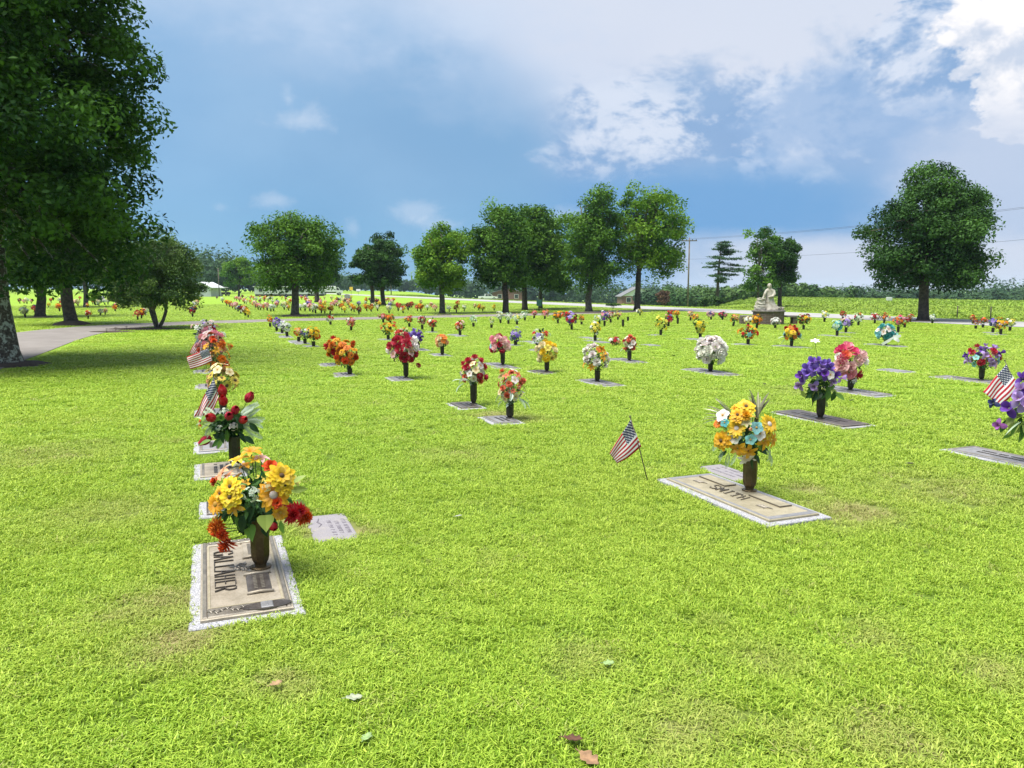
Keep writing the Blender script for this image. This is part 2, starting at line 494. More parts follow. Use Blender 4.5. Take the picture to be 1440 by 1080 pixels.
L_DEEP = leaf_mat('leaf_deep', (0.012, 0.042, 0.011), (0.065, 0.150, 0.028), 0.6, 0.22)
L_NEAR = leaf_mat('leaf_near', (0.014, 0.050, 0.011), (0.090, 0.200, 0.032), 0.6, 0.3)
L_MID = leaf_mat('leaf_mid', (0.022, 0.076, 0.012), (0.120, 0.245, 0.030), 0.6, 0.28)
L_LIME = leaf_mat('leaf_lime', (0.040, 0.125, 0.012), (0.175, 0.305, 0.028), 0.6, 0.32)
L_OLIVE = leaf_mat('leaf_olive', (0.032, 0.075, 0.020), (0.120, 0.195, 0.050), 0.6, 0.2)
L_PINE = leaf_mat('leaf_pine', (0.025, 0.065, 0.032), (0.065, 0.130, 0.062), 0.6, 0.1)
L_FAR = leaf_mat('leaf_far', (0.018, 0.048, 0.026), (0.052, 0.105, 0.040), 0.7, 0.15)
L_FARB = leaf_mat('leaf_far_light', (0.030, 0.078, 0.024), (0.095, 0.165, 0.045), 0.7, 0.15)
L_BRONZE = leaf_mat('leaf_bronze', (0.10, 0.055, 0.035), (0.16, 0.10, 0.06), 0.7, 0.15)

def unit(a): return a / np.maximum(np.linalg.norm(a, axis=-1, keepdims=True), 1e-9)

def leaf_quads(pos, nor, size, r, aspect=0.5, up=0.0):
    """one folded diamond-shaped leaf per position"""
    n = len(pos)
    t = unit(np.cross(nor, r.normal(size=(n, 3)))); t[:, 2] += up; t = unit(t)
    bt = unit(np.cross(nor, t))
    s = size * r.uniform(0.65, 1.25, (n, 1))
    q = np.empty((n, 4, 3))
    q[:, 0] = pos - t * s * .5
    q[:, 1] = pos + bt * s * aspect * .5 + nor * s * .06 - t * s * .05
    q[:, 2] = pos + t * s * .5
    q[:, 3] = pos - bt * s * aspect * .5 + nor * s * .06 - t * s * .05
    return q

def make_tree(name, label, base, crown_c, R, trunk_r, n_cl, n_lf, leaf, lmat, bmat, seed, trunks=1, limb_n=8, group=None, fork=None, cut=-0.75, cl_r=0.26, twigs=0, gap=0.0, cat='tree', lumps=0.32):
    r = np.random.default_rng(seed)
    root = empty(name, base); tag(root, label, cat, group)
    C = np.array(crown_c, dtype=float)               # crown centre relative to base
    R = np.array(R, dtype=float)
    lob = unit(r.normal(size=(9, 3))); lob[:, 2] = np.abs(lob[:, 2]) * .8
    lob_a = r.uniform(.4, 1.0, 9)
    def env(d):
        return 1 - lumps + lumps * 1.6 * np.max(np.exp(-((1 - d @ unit(lob).T) * 5.5)) * lob_a, axis=-1)
    # clump centres, most of them near the outside of the crown
    d = unit(r.normal(size=(n_cl * 3, 3))); d = d[d[:, 2] > cut][:n_cl]
    rad = r.uniform(0, 1, len(d)) ** 0.38
    low = d[:, 2] < 0
    sup = np.where(low, 1.0 / np.power(np.abs(d[:, 0]) ** 3 + np.abs(d[:, 1]) ** 3 + np.abs(d[:, 2]) ** 3, 1 / 3.0), 1.0)
    sup = np.minimum(sup, 1.12)
    d = d.copy(); dz = d[:, 2].copy(); d[:, 2] = np.where(low, -np.abs(dz) ** .62, dz)
    ctr = C + d * R * (sup * rad * env(d) * (0.86 + .16 * (r.uniform(size=len(d)) ** 4)))[:, None]
    zfork = fork if fork is not None else C[2] - R[2] * 0.72
    wood = MB()
    starts = []
    for k in range(trunks):
        a = 2 * PI * k / max(trunks, 1) + seed
        off = np.array([math.cos(a), math.sin(a), 0]) * (trunk_r * 1.2 if trunks > 1 else 0)
        spread = R[0] * 0.13 if trunks > 1 else R[0] * 0.03
        topp = np.array([math.cos(a) * spread, math.sin(a) * spread, zfork]) + off
        mid = off * 1.2 + (topp - off) * .5 + r.normal(size=3) * trunk_r * .25
        wood.tube([off - np.array([0, 0, .08]), off + np.array([0, 0, .12 * zfork]), mid, topp], [trunk_r * 1.45, trunk_r * 1.05, trunk_r * .92, trunk_r * .88], 10)
        starts.append(topp)
    # limbs
    limb_pts, limb_rad = [], []
    for k in range(limb_n):
        st = starts[k % len(starts)]
        a = 2 * PI * (k + r.uniform(-.3, .3)) / limb_n
        el = r.uniform(0.35, 1.25)
        dd = np.array([math.cos(a) * math.cos(el), math.sin(a) * math.cos(el), math.sin(el)])
        end = C + dd * R * 0.62
        pts = []
        for t in np.linspace(0, 1, 6):
            p = st * (1 - t) + end * t; p = p + np.array([0, 0, R[2] * .10 * math.sin(t * PI)]) + r.normal(size=3) * R[0] * .025 * (t > 0)
            pts.append(p)
        rr = np.linspace(trunk_r * .62, trunk_r * .14, 6)
        wood.tube(pts, list(rr), 7)
        limb_pts += pts[1:]; limb_rad += list(rr[1:])
    LP = np.array(limb_pts); LR = np.array(limb_rad)
    for c_ in ctr[: min(len(ctr), 160)]:
        q = np.linalg.norm(LP - c_, axis=1) + np.maximum(0, LP[:, 2] - c_[2]) * 1.2
        i = int(np.argmin(q)); p = LP[i]
        m_ = (p + c_) / 2 + r.normal(size=3) * .05 * R[0] + np.array([0, 0, .04 * R[2]])
        rr = min(LR[i] * .6, trunk_r * .22)
        wood.tube([p, m_, c_], [rr, rr * .6, rr * .22], 4, cap=False)
    for k in range(twigs):
        c_ = ctr[r.integers(len(ctr))]; e = c_ + (c_ - C) * r.uniform(.0, .15) + r.normal(size=3) * .05 * R[0]
        s_ = LP[r.integers(len(LP))]
        wood.tube([s_, (s_ + e) / 2 + r.normal(size=3) * .08, e], [.012, .009, .004], 4, cap=False)
    wood.build('trunk', bmat, root)
    # leaves
    P, Nn, var = [], [], []
    mr = R.mean() * cl_r
    for c_ in ctr:
        k = int(n_lf * r.uniform(.5, 1.5)); rc = mr * r.uniform(.55, 1.25)
        g = r.normal(size=(k, 3)); g = unit(g) * (r.uniform(0, 1, (k, 1)) ** .45)
        p = c_ + g * rc * np.array([1, 1, .72]) + np.array([0, 0, -1]) * (np.linalg.norm(g[:, :2], axis=1) ** 2 * rc * .18)[:, None]
        nn = unit(g * .6 + np.array([0, 0, .55]) + r.normal(size=(k, 3)) * .55)
        P.append(p); Nn.append(nn); var.append(np.clip(.42 + r.normal() * .30 + r.normal(size=k) * .16, 0, 1))
    P = np.concatenate(P); Nn = np.concatenate(Nn); var = np.concatenate(var)
    keep = P[:, 2] > 0.25
    q = leaf_quads(P[keep], Nn[keep], leaf, r)
    mesh_obj('crown', quads_mesh('crown', q, lmat, var[keep]), root)
    return root

def tree_px(name, label, bx, by, left, right, top, bottom, trunk_w, lmat, bmat, seed, n_cl=130, n_lf=150, leaf=.13, depth=None, ry=None, base_z=0.0, grow=1.0, **kw):
    """a tree whose foot the photograph shows at (bx, by) and whose crown spans left..right, top..bottom there"""
    p = on_ground(bx, by) if depth is None else at_depth(bx, by, depth)
    if depth is not None: p.z = float(ground_z(p.x, p.y)) if base_z == 0.0 else base_z
    s = px_size(p)
    def hz(py): return at_depth(bx, py, p.y).z - p.z
    zt, zb = hz(top), hz(bottom)
    rx = (right - left) / 2 * s
    cx = ((left + right) / 2 - bx) * s
    zb -= .10 * (zt - zb) * (zb > 1.0)
    c_ = (cx, 0, (zt + zb) / 2)
    return make_tree(name, label, (p.x, p.y, p.z), c_, (rx * 1.04 * grow, (ry or rx) * 1.02 * grow, (zt - zb) / 2 * 1.10 * grow), trunk_w * s / 2 * .72, n_cl, int(n_lf * 1.2), leaf * 1.08, lmat, bmat, seed, **kw)

# the big tree at the left edge of the picture
tree_px('maple_tree', 'big dark green tree with lichen-spotted trunk at left edge of the lawn', 8, 513, -250, 246, -330, 400, 50, L_NEAR, MATS['bark_lichen'], 3,
        n_cl=620, n_lf=210, leaf=.12, limb_n=11, cut=-.8, cl_r=.17, fork=2.35, lumps=.06, grow=.9)
tree_px('maple_tree', 'dark tree with forked black trunk on a mulch mound behind the driveway', 100, 456, 0, 200, 215, 408, 24, L_DEEP, bark_dark, 4, n_cl=190, n_lf=150, leaf=.15, limb_n=9, fork=1.9, cl_r=.24)
tree_px('maple_tree', 'shaded tree between the lichen-spotted trunk and the forked trunk', 57, 446, -40, 140, 260, 406, 18, L_DEEP, bark_dark, 6, n_cl=120, n_lf=130, leaf=.18, fork=1.9)
tree_px('maple_tree', 'slim-trunked tree far behind the forked trunk on the left lawn', 121, 432, 60, 175, 300, 407, 9, L_DEEP, bark_grey, 8, n_cl=90, n_lf=110, leaf=.22, fork=2.0)
tree_px('crepe_myrtle_tree', 'low twiggy olive-green tree with several stems beside the driveway bend', 222, 462, 150, 288, 324, 443, 7, L_OLIVE, bark_grey, 9, n_cl=280, n_lf=140, leaf=.095, trunks=3, limb_n=12, fork=.7, twigs=45, cl_r=.2, ry=2.0, lumps=.12)
tree_px('pear_tree', 'bright green tree with a stout fluted trunk and mulch ring beyond the driveway', 415, 444, 348, 482, 284, 418, 15, L_MID, bark_grey, 12, n_cl=190, n_lf=140, leaf=.16, fork=1.75, cut=-.8)
tree_px('pear_tree', 'darker tree peeping out behind the stout fluted trunk', 446, 425, 425, 486, 335, 414, 9, L_DEEP, bark_dark, 13, n_cl=80, n_lf=100, leaf=.28, fork=2.2)
tree_px('young_tree', 'small light green tree standing near the golf cart', 336, 415.5, 311, 362, 360, 410, 4, L_LIME, bark_dark, 14, n_cl=80, n_lf=90, leaf=.42, fork=2.0, depth=140)
tree_px('pear_tree', 'dark tree, left one of the close pair in mid lawn', 524, 430, 494, 548, 334, 414, 8, L_DEEP, bark_dark, 15, n_cl=95, n_lf=110, leaf=.24, fork=1.9)
tree_px('pear_tree', 'dark tree, taller right one of the close pair in mid lawn', 539, 429, 512, 573, 322, 412, 9, L_DEEP, bark_dark, 16, n_cl=110, n_lf=110, leaf=.24, fork=1.9)
tree_px('pear_tree', 'light green round tree with grey trunk left of the tall centre trees', 622, 441, 574, 670, 302, 428, 11, L_LIME, bark_grey, 21, n_cl=150, n_lf=120, leaf=.17, fork=1.6, cut=-.85)
tree_px('oak_tree', 'dense dark tree, leftmost of the tall centre group', 711, 440, 660, 752, 278, 424, 12, L_MID, bark_dark, 22, n_cl=170, n_lf=140, leaf=.18, fork=1.7, cut=-.85)
tree_px('oak_tree', 'dense green tree second from left in the tall centre group', 738, 436, 700, 792, 272, 424, 11, L_MID, bark_dark, 23, n_cl=170, n_lf=130, leaf=.2, fork=1.9, cut=-.85)
tree_px('oak_tree', 'mid green tree at the middle of the tall centre group', 760, 434, 735, 812, 305, 424, 8, L_MID, bark_grey, 24, n_cl=120, n_lf=120, leaf=.2, fork=2.0, cut=-.85)
tree_px('oak_tree', 'tall green tree with yellow-green top left of the brick house', 828, 438, 783, 880, 258, 428, 13, L_MID, bark_grey, 25, n_cl=190, n_lf=120, leaf=.18, fork=1.8, cut=-.85)
tree_px('oak_tree', 'tallest yellow-green tree with black trunk in front of the brick house', 896, 437, 848, 968, 246, 404, 12, L_LIME, bark_dark, 26, n_cl=165, n_lf=105, leaf=.2, fork=2.6, cut=-.7, cl_r=.22, lumps=.3)
tree_px('oak_tree', 'broad round dark tree standing alone at the right of the lawn', 1298, 451, 1224, 1396, 230, 420, 19, L_DEEP, bark_dark, 27, n_cl=340, n_lf=180, leaf=.145, fork=2.2, cut=-.8, cl_r=.21)
tree_px('oak_tree', 'airy tree directly behind the white statue', 1066, 436, 1044, 1096, 308, 410, 5, L_MID, bark_grey, 28, n_cl=60, n_lf=70, leaf=.22, fork=2.5, depth=62, cl_r=.28, lumps=.12)
tree_px('oak_tree', 'dense dark tree behind the white statue on its right', 1096, 436, 1070, 1124, 322, 416, 8, L_DEEP, bark_dark, 29, n_cl=100, n_lf=120, leaf=.2, fork=1.8, depth=64)

# layered pine left of the statue
def pine(px, top, base_py, depth, seed):
    r = np.random.default_rng(seed)
    p = at_depth(px, base_py, depth); p.z = float(ground_z(p.x, p.y)); s = px_size(p)
    H = at_depth(px, top, depth).z - p.z
    root = empty('pine_tree', p); tag(root, 'tall sparse pine with layered flat boughs left of the statue', 'tree')
    wood = MB(); wood.tube([(0, 0, -.1), (0.05, 0, H * .5), (0.25, 0, H)], [.2, .13, .03], 8)
    P, Nn, var = [], [], []
    for i in range(26):
        t = 0.38 + 0.61 * i / 25
        L = (1 - t) * H * .62 + .7
        a = r.uniform(0, 2 * PI); L *= r.uniform(.5, 1.15)
        st = np.array([.25 * t, 0, H * t]); e = st + np.array([math.cos(a) * L, math.sin(a) * L, r.uniform(-.25, .35) * L * .5])
        md = (st + e) / 2 + np.array([0, 0, .08 * L])
        wood.tube([st, md, e], [.05, .035, .015], 4)
        for k in range(5):
            w_ = r.uniform(.35, 1.05); c_ = st * (1 - w_) + e * w_
            n = 44; g = r.normal(size=(n, 3)) * np.array([.36, .36, .06]) * (H / 8)
            P.append(c_ + g); Nn.append(unit(r.normal(size=(n, 3)) * .6 + np.array([0, 0, 1]))); var.append(np.clip(r.normal(.45, .25, n), 0, 1))
    wood.build('trunk', bark_dark, root)
    q = leaf_quads(np.concatenate(P), np.concatenate(Nn), .30, r, .3)
    mesh_obj('crown', quads_mesh('crown', q, L_PINE, np.concatenate(var)), root)
pine(1008, 340, 431, 84, 40)

# shrubs
def shrub(name, label, px, py, w, h, depth, lmat, seed, leaf=.2, n_cl=30, n_lf=70):
    p = at_depth(px, py, depth); p.z = float(ground_z(p.x, p.y)); s = px_size(p)
    make_tree(name, label, tuple(p), (0, 0, h * s * .55), (w * s / 2, w * s / 2 * .8, h * s * .5), min(.05, h * s * .04), n_cl, n_lf, leaf, lmat, bark_dark, seed, trunks=3, limb_n=6, fork=.15, cat='shrub', cl_r=.35)
shrub('golden_shrub', 'yellow-green grassy shrub right of the slim-trunked tree', 135, 428, 22, 22, 70, L_LIME, 51, .22)
shrub('bronze_shrub', 'reddish brown bush at the right end of the brick house', 931, 432, 24, 24, 112, L_BRONZE, 52, .3)
shrub('leafy_shrub', 'round olive bush at the foot of the layered pine', 990, 431, 22, 14, 80, L_FARB, 53, .22)
shrub('leafy_shrub', 'second olive bush beside the foot of the layered pine', 1012, 431, 20, 15, 82, L_FARB, 54, .22)
shrub('leafy_shrub', 'low hedge plant under the tall green tree left of the house', 862, 437, 26, 7, 58, L_DEEP, 55, .14)

# far woodland, one mass per bank
def woodland(name, label, rows, lmats, seed, leaf=.6):
    r = np.random.default_rng(seed)
    P, Nn, var, mats_i = [], [], [], []
    for (px0, px1, n, d0, d1, ty0, ty1, wob) in rows:
        for i in range(n):
            t = (i + r.uniform(-.4, .4)) / n
            px = px0 + (px1 - px0) * t; d = r.uniform(d0, d1)
            topz = at_depth(px, ty0 + (ty1 - ty0) * t + r.normal() * wob, d).z
            x = (px - 720) / FOC * d; gz = float(ground_z(x, d))
            Hh = max(topz - gz, 2.5); rw = Hh * r.uniform(.30, .46)
            k = int(330 * r.uniform(.7, 1.3))
            g = unit(r.normal(size=(k, 3))); rad = r.uniform(0, 1, (k, 1)) ** .3
            lump = 1 + .22 * np.sin(g[:, :1] * 5 + i) * np.cos(g[:, 2:] * 6 + i * 2)
            pos = np.array([x, d, gz + Hh * .54]) + g * rad * lump * np.array([rw, rw, Hh * .47])
            P.append(pos); Nn.append(unit(g * .8 + np.array([0, -.1, .5]) + r.normal(size=(k, 3)) * .4))
            var.append(np.clip(r.uniform(.1, .9) + r.normal(size=k) * .16, 0, 1))
    P = np.concatenate(P); Nn = np.concatenate(Nn); var = np.concatenate(var)
    q = leaf_quads(P, Nn, leaf, r, .7)
    tag(mesh_obj(name, quads_mesh(name, q, lmats, var)), label, 'woodland', None, 'stuff')
woodland('far_woodland', 'dark woodland band along the horizon on the right', [(900, 1560, 130, 200, 290, 402.5, 402, 1.3), (900, 1560, 110, 150, 200, 408, 409, 2), (1095, 1125, 4, 150, 160, 400, 400, 2), (1385, 1470, 8, 190, 230, 396, 394, 3)], L_FAR, 61, .8)
woodland('far_woodland', 'dark trees rising behind the golf cart and white buildings on the left', [(-60, 300, 34, 210, 260, 362, 360, 8), (280, 330, 9, 190, 230, 350, 352, 5), (318, 372, 10, 230, 260, 366, 370, 6), (372, 500, 20, 260, 330, 384, 388, 4)], L_FAR, 62, 1.0)
woodland('far_woodland', 'distant bluish trees behind the middle of the lawn', [(480, 720, 46, 300, 400, 390, 393, 3), (700, 960, 36, 230, 300, 396, 398, 4)], L_FAR, 63, 1.1)
woodland('field_edge_thicket', 'pale green thicket behind the pole, pine and statue', [(935, 1130, 34, 118, 150, 408, 413, 5), (930, 1130, 26, 150, 175, 402, 409, 4), (1120, 1215, 12, 135, 160, 418, 421, 1.5)], L_FARB, 64, .55)
# tall rough grass of the field across the road
def rough_field():
    r = np.random.default_rng(70)
    n = 70000
    s = 4.0 + 62 * r.uniform(0, 1, n) ** 1.4; t = r.uniform(-70, 130, n)
    x = ROAD_P.x + W.x * s + U.x * t; y = ROAD_P.y + W.y * s + U.y * t
    k = (y > 10) & (np.abs(x) < y * .95 + 10)
    k &= np.hypot(x - HOUSE.x, y - HOUSE.y) > 16
    x, y = x[k], y[k]
    h = .085 * r.uniform(.5, 1.5, len(x)) * (.6 + vnoise(x, y, 3.0, 2))
    a = r.uniform(0, PI, len(x)); w_ = r.uniform(.015, .05, len(x)) * (1 + y / 60)
    z = ground_z(x, y)
    dx, dy = np.cos(a) * w_, np.sin(a) * w_
    q = np.empty((len(x), 4, 3))
    lx, ly = r.normal(size=len(x)) * .1, r.normal(size=len(x)) * .1
    q[:, 0] = np.stack([x - dx, y - dy, z - .02], -1); q[:, 1] = np.stack([x + dx, y + dy, z - .02], -1)
    q[:, 2] = np.stack([x + dx * .3 + lx, y + dy * .3 + ly, z + h], -1); q[:, 3] = np.stack([x - dx * .6 + lx, y - dy * .6 + ly, z + h * .8], -1)
    mt = leaf_mat('rough_grass', (0.13, 0.205, 0.035), (0.215, 0.285, 0.06), .8, .3)
    tag(mesh_obj('field_grass', quads_mesh('field_grass', q, mt, np.clip(vnoise(x, y, 9, 9) * .7 + .1 + r.normal(size=len(x)) * .2, 0, 1))), 'rough unmown grass of the field across the public road', 'grass', None, 'stuff')
rough_field()

# mulch round the trunks
mulch_m = simple('mulch', (0.030, 0.022, 0.018), (0.060, 0.042, 0.030), 30, 1.0, bmp=0.8)
def mulch(px, py, rx, ry, h, seed, label=None, px_center=True):
    r = np.random.default_rng(seed); p = on_ground(px, py)
    vs = [(0, 0, h)]; fs = []; n = 28
    for ring, (f, hh) in enumerate(((.35, .95), (.7, .6), (1.0, -.03))):
        for k in range(n):
            a = 2 * PI * k / n; j = 1 + r.normal() * .05
            vs.append((math.cos(a) * rx * f * j, math.sin(a) * ry * f * j, h * hh * (1 + r.normal() * .08) if hh > 0 else -.02))
    for k in range(n):
        k2 = (k + 1) % n; fs.append((0, 1 + k, 1 + k2))
        for ring in range(2): fs.append((1 + ring * n + k, 1 + (ring + 1) * n + k, 1 + (ring + 1) * n + k2, 1 + ring * n + k2))
    mb = MB(); mb.add(vs, fs, 0, True)
    tag(mb.build('mulch_bed', mulch_m, loc=(p.x, p.y, 0)), kind='structure')
mulch(10, 513, .95, .8, .07, 1); mulch(101, 457, .85, .8, .18, 2); mulch(57, 447, .8, .8, .08, 3); mulch(415, 445, .95, .8, .10, 4)
mulch(622, 443, .8, .7, .05, 5); mulch(1298, 452, .9, .7, .05, 6); mulch(828, 440, 2.4, 1.2, .05, 7); mulch(205, 463.2, 1.7, .55, .06, 8); mulch(712, 441, 1.0, .8, .05, 9)
mulch(121, 432.5, .7, .7, .06, 10); mulch(895, 438, .7, .7, .04, 11); mulch(158, 467, 1.0, .45, .05, 12)
for i, (px, py, w_) in enumerate(((150, 468, 9), (163, 466, 13), (178, 464.5, 10))):
    shrub('ground_plant', ('low pale leafy plant, left of three in the mulch bed by the driveway', 'taller pale leafy plant, middle of three in the mulch bed by the driveway', 'low leafy plant, right of three in the mulch bed by the driveway')[i], px, py, w_, 6, on_ground(px, py).y, L_FARB, 80 + i, .09, 12, 60)
# ------------------------------------------------------------------ stone, bronze, flower materials
def granite(name, c1, c2, c3):
    m, nt, b, _ = new_mat(name)
    v = obj_coord(nt); n1 = noise(nt, v, 170, 3, 0.7); n2 = noise(nt, v, 60, 4, 0.6); n3 = noise(nt, v, 6, 4, .6)
    c = mixc(nt, n1.step(0.47, 0.56), c1, c2); c = mixc(nt, n2.step(0.58, 0.66) * .8, c, c3)
    c = mixc(nt, n3.step(.5, .75) * .35, c, (0.30, 0.27, 0.21))
    setc(nt, b.inputs['Base Color'], c); b.inputs['Roughness'].default_value = 0.75
    bump(nt, b, n2, .35, .004)
    return m
G_LIGHT = granite('granite_light', (0.36, 0.36, 0.375), (0.15, 0.155, 0.18), (0.46, 0.46, 0.47))
G_GREY = granite('granite_grey', (0.36, 0.36, 0.38), (0.20, 0.20, 0.23), (0.46, 0.46, 0.48))
G_PINK = granite('granite_mauve', (0.235, 0.22, 0.235), (0.17, 0.16, 0.175), (0.28, 0.265, 0.27))

def bronze(name, c1, c2, rough, metal):
    m, nt, b, _ = new_mat(name)
    v = obj_coord(nt); n1 = noise(nt, v, 9, 6, 0.65); n2 = noise(nt, v, 90, 3, 0.6)
    c = mixc(nt, (n1 * .7 + n2 * .3).step(0.36, 0.66), c1, c2)
    setc(nt, b.inputs['Base Color'], c); b.inputs['Metallic'].default_value = metal
    r = (n1 * 0.25 + (rough - .12))
    nt.links.new(r.k, b.inputs['Roughness'])
    bump(nt, b, n2, .12, .002)
    return m
B_TAN = bronze('bronze_worn_tan', (0.40, 0.35, 0.275), (0.25, 0.215, 0.16), .5, .35)
B_TAN2 = bronze('bronze_dull_gold', (0.385, 0.34, 0.235), (0.25, 0.22, 0.145), .55, .3)
B_DARK = bronze('bronze_dark', (0.075, 0.062, 0.055), (0.16, 0.14, 0.125), .42, .6)
B_GREY = bronze('bronze_grey', (0.20, 0.20, 0.205), (0.30, 0.295, 0.30), .48, .4)
B_FRAME = bronze('bronze_frame', (0.17, 0.15, 0.125), (0.30, 0.27, 0.22), .42, .55)
B_FRAME2 = bronze('bronze_letter_brown', (0.10, 0.085, 0.065), (0.17, 0.145, 0.11), .45, .45)
B_LETTER = bronze('bronze_letter', (0.060, 0.052, 0.045), (0.10, 0.09, 0.08), .4, .5)
B_VASE = bronze('bronze_vase', (0.070, 0.050, 0.026), (0.125, 0.092, 0.050), .40, .75)
B_VASE2 = bronze('bronze_vase_dark', (0.026, 0.023, 0.019), (0.055, 0.048, 0.040), .42, .6)

m, nt, b, out = new_mat('petal')
oi = nt.nodes.new('ShaderNodeObjectInfo'); oc = S(nt, oi.outputs['Color']); vv = attr(nt, 'col')
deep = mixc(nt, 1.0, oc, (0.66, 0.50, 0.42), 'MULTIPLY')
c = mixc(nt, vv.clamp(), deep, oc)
c = mixc(nt, noise(nt, obj_coord(nt), 2.2, 4, .65).step(.45, .8) * .28, c, mixc(nt, .6, oc, (.75, .72, .66)))     # sun-faded cloth
setc(nt, b.inputs['Base Color'], c); b.inputs['Roughness'].default_value = 0.6; b.inputs['Specular IOR Level'].default_value = 0.25
translucent_mix(nt, b, out, c, 0.25)
PETAL = m
m, nt, b, out = new_mat('blossom_mix')
c = attr(nt, 'col', out='Color'); setc(nt, b.inputs['Base Color'], c); b.inputs['Roughness'].default_value = 0.65; b.inputs['Specular IOR Level'].default_value = 0.2
translucent_mix(nt, b, out, c, 0.2)
BLOSSOM = m
m, nt, b, out = new_mat('silk_leaf')
oi = nt.nodes.new('ShaderNodeObjectInfo'); oc = S(nt, oi.outputs['Color']); vv = attr(nt, 'col')
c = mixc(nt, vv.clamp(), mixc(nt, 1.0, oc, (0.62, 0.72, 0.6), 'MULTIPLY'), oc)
setc(nt, b.inputs['Base Color'], c); b.inputs['Roughness'].default_value = 0.5; b.inputs['Specular IOR Level'].default_value = 0.3
translucent_mix(nt, b, out, c, 0.2)
SILK = m
C_BROWN = simple('flower_eye_brown', (0.05, 0.028, 0.014), (0.10, 0.055, 0.02), 60, .9)
C_WHITE = simple('flower_eye_white', (0.55, 0.50, 0.46), (0.34, 0.27, 0.25), 120, .8)
C_GOLD = simple('flower_eye_gold', (0.42, 0.24, 0.03), (0.28, 0.14, 0.02), 80, .8)
STEM = simple('plastic_stem', (0.035, 0.085, 0.025), (0.05, 0.11, 0.03), 20, .6)
WOODSTICK = simple('dark_stick', (0.055, 0.045, 0.035), (0.09, 0.07, 0.05), 20, .6)

# ------------------------------------------------------------------ flower library: every bloom has radius 1 and faces +Z
def petal(mb, ang, r0, r1, width, z0, lift, curl, cup=0.15, n=4, tint=1.0, tip=0.35, shape=None):
    ca, sa = math.cos(ang), math.sin(ang)
    vs = []
    for i in range(n + 1):
        t = i / n
        rr = r0 + (r1 - r0) * t
        w = width * (shape(t) if shape else (math.sin(PI * min(1, .12 + .80 * t)) ** .7) * (1 if t < .99 else tip))
        z = z0 + lift * t + curl * t * t
        for sgn, dz in ((-1, cup), (0, 0), (1, cup)):
            x, y = rr, sgn * w
            vs.append((x * ca - y * sa, x * sa + y * ca, z + dz * w))
    for i in range(n):
        for k in range(2):
            a = i * 3 + k
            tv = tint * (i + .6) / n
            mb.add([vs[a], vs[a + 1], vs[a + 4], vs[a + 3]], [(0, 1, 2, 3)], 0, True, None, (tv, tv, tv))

def dome(mb, r, h, mi, n=10, z=0.0):
    prof = [(r, z), (r * .92, z + h * .45), (r * .6, z + h * .85), (.001, z + h)]
    mb.lathe(prof, n, mi, True, cap=False)

FL, EYE = {}, {}
rr_ = random.Random(4)
def reg(name, fn, eye=None):
    mb = MB(); fn(mb); FL[name] = mb.mesh('flower_' + name, PETAL)
    if eye:
        e = MB(); dome(e, eye[0], eye[1], 0, 10, eye[2]); EYE[name] = e.mesh('flower_center', eye[3])
def ring(mb, cnt, r0, r1, w, z, lift, curl, off=0.0, jit=.06, tint=1.0, **k):
    for i in range(cnt):
        petal(mb, 2 * PI * (i + off) / cnt + rr_.gauss(0, jit), r0, r1 * (1 + rr_.gauss(0, .05)), w, z, lift + rr_.gauss(0, .04), curl + rr_.gauss(0, .05), tint=tint * rr_.uniform(.85, 1.05), **k)
def f_daisy(mb): ring(mb, 13, .2, 1, .20, 0, .16, -.22); ring(mb, 13, .2, .86, .17, .06, .22, -.2, .5)
def f_zinnia(mb):
    ring(mb, 11, .15, 1, .27, 0, .05, -.12, tip=.75); ring(mb, 10, .15, .8, .24, .08, .12, -.12, .5, tip=.75); ring(mb, 8, .12, .58, .2, .15, .2, -.1, .2, tip=.75)
def f_dahlia(mb):
    for k, (n, r1, z, l) in enumerate(((14, 1, -.1, -.05), (13, .92, .05, .15), (12, .78, .2, .3), (10, .6, .3, .42), (8, .4, .38, .5), (5, .2, .42, .5))):
        ring(mb, n, .06, r1, .14, z, l, -.1, k * .37, tip=.3, cup=.5, n=3, jit=.1)
def f_lily(mb):
    ring(mb, 3, .08, 1, .24, 0, .75, -.75, 0, tip=.1, n=5); ring(mb, 3, .08, .97, .19, .02, .8, -.72, .5, tip=.1, n=5)
def f_rose(mb):
    for k, (n, rad, h, w, cz) in enumerate(((5, .95, .45, .62, 0), (4, .72, .72, .55, .03), (4, .5, .88, .45, .05), (3, .3, .98, .35, .08))):
        for i in range(n):
            a = 2 * PI * (i + k * .4) / n; vs = []
            for r_i in range(4):
                t = r_i / 3
                rr = rad * (.35 + .65 * math.sin(t * PI * .55)) * (1 + (.12 * t if k < 2 else -.12 * t)); z = cz + h * t - (.2 * t * t if k == 0 else 0)
                for s_ in (-1, -.5, 0, .5, 1):
                    aa = a + s_ * w * (PI / n) * 1.5
                    q = rr * (1 - .05 * abs(s_)); vs.append((q * math.cos(aa), q * math.sin(aa), z - .10 * s_ * s_ * t))
            for r_i in range(3):
                for q in range(4):
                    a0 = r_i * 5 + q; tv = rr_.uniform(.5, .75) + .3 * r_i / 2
                    mb.add([vs[a0], vs[a0 + 1], vs[a0 + 6], vs[a0 + 5]], [(0, 1, 2, 3)], 0, True, None, (tv,) * 3)
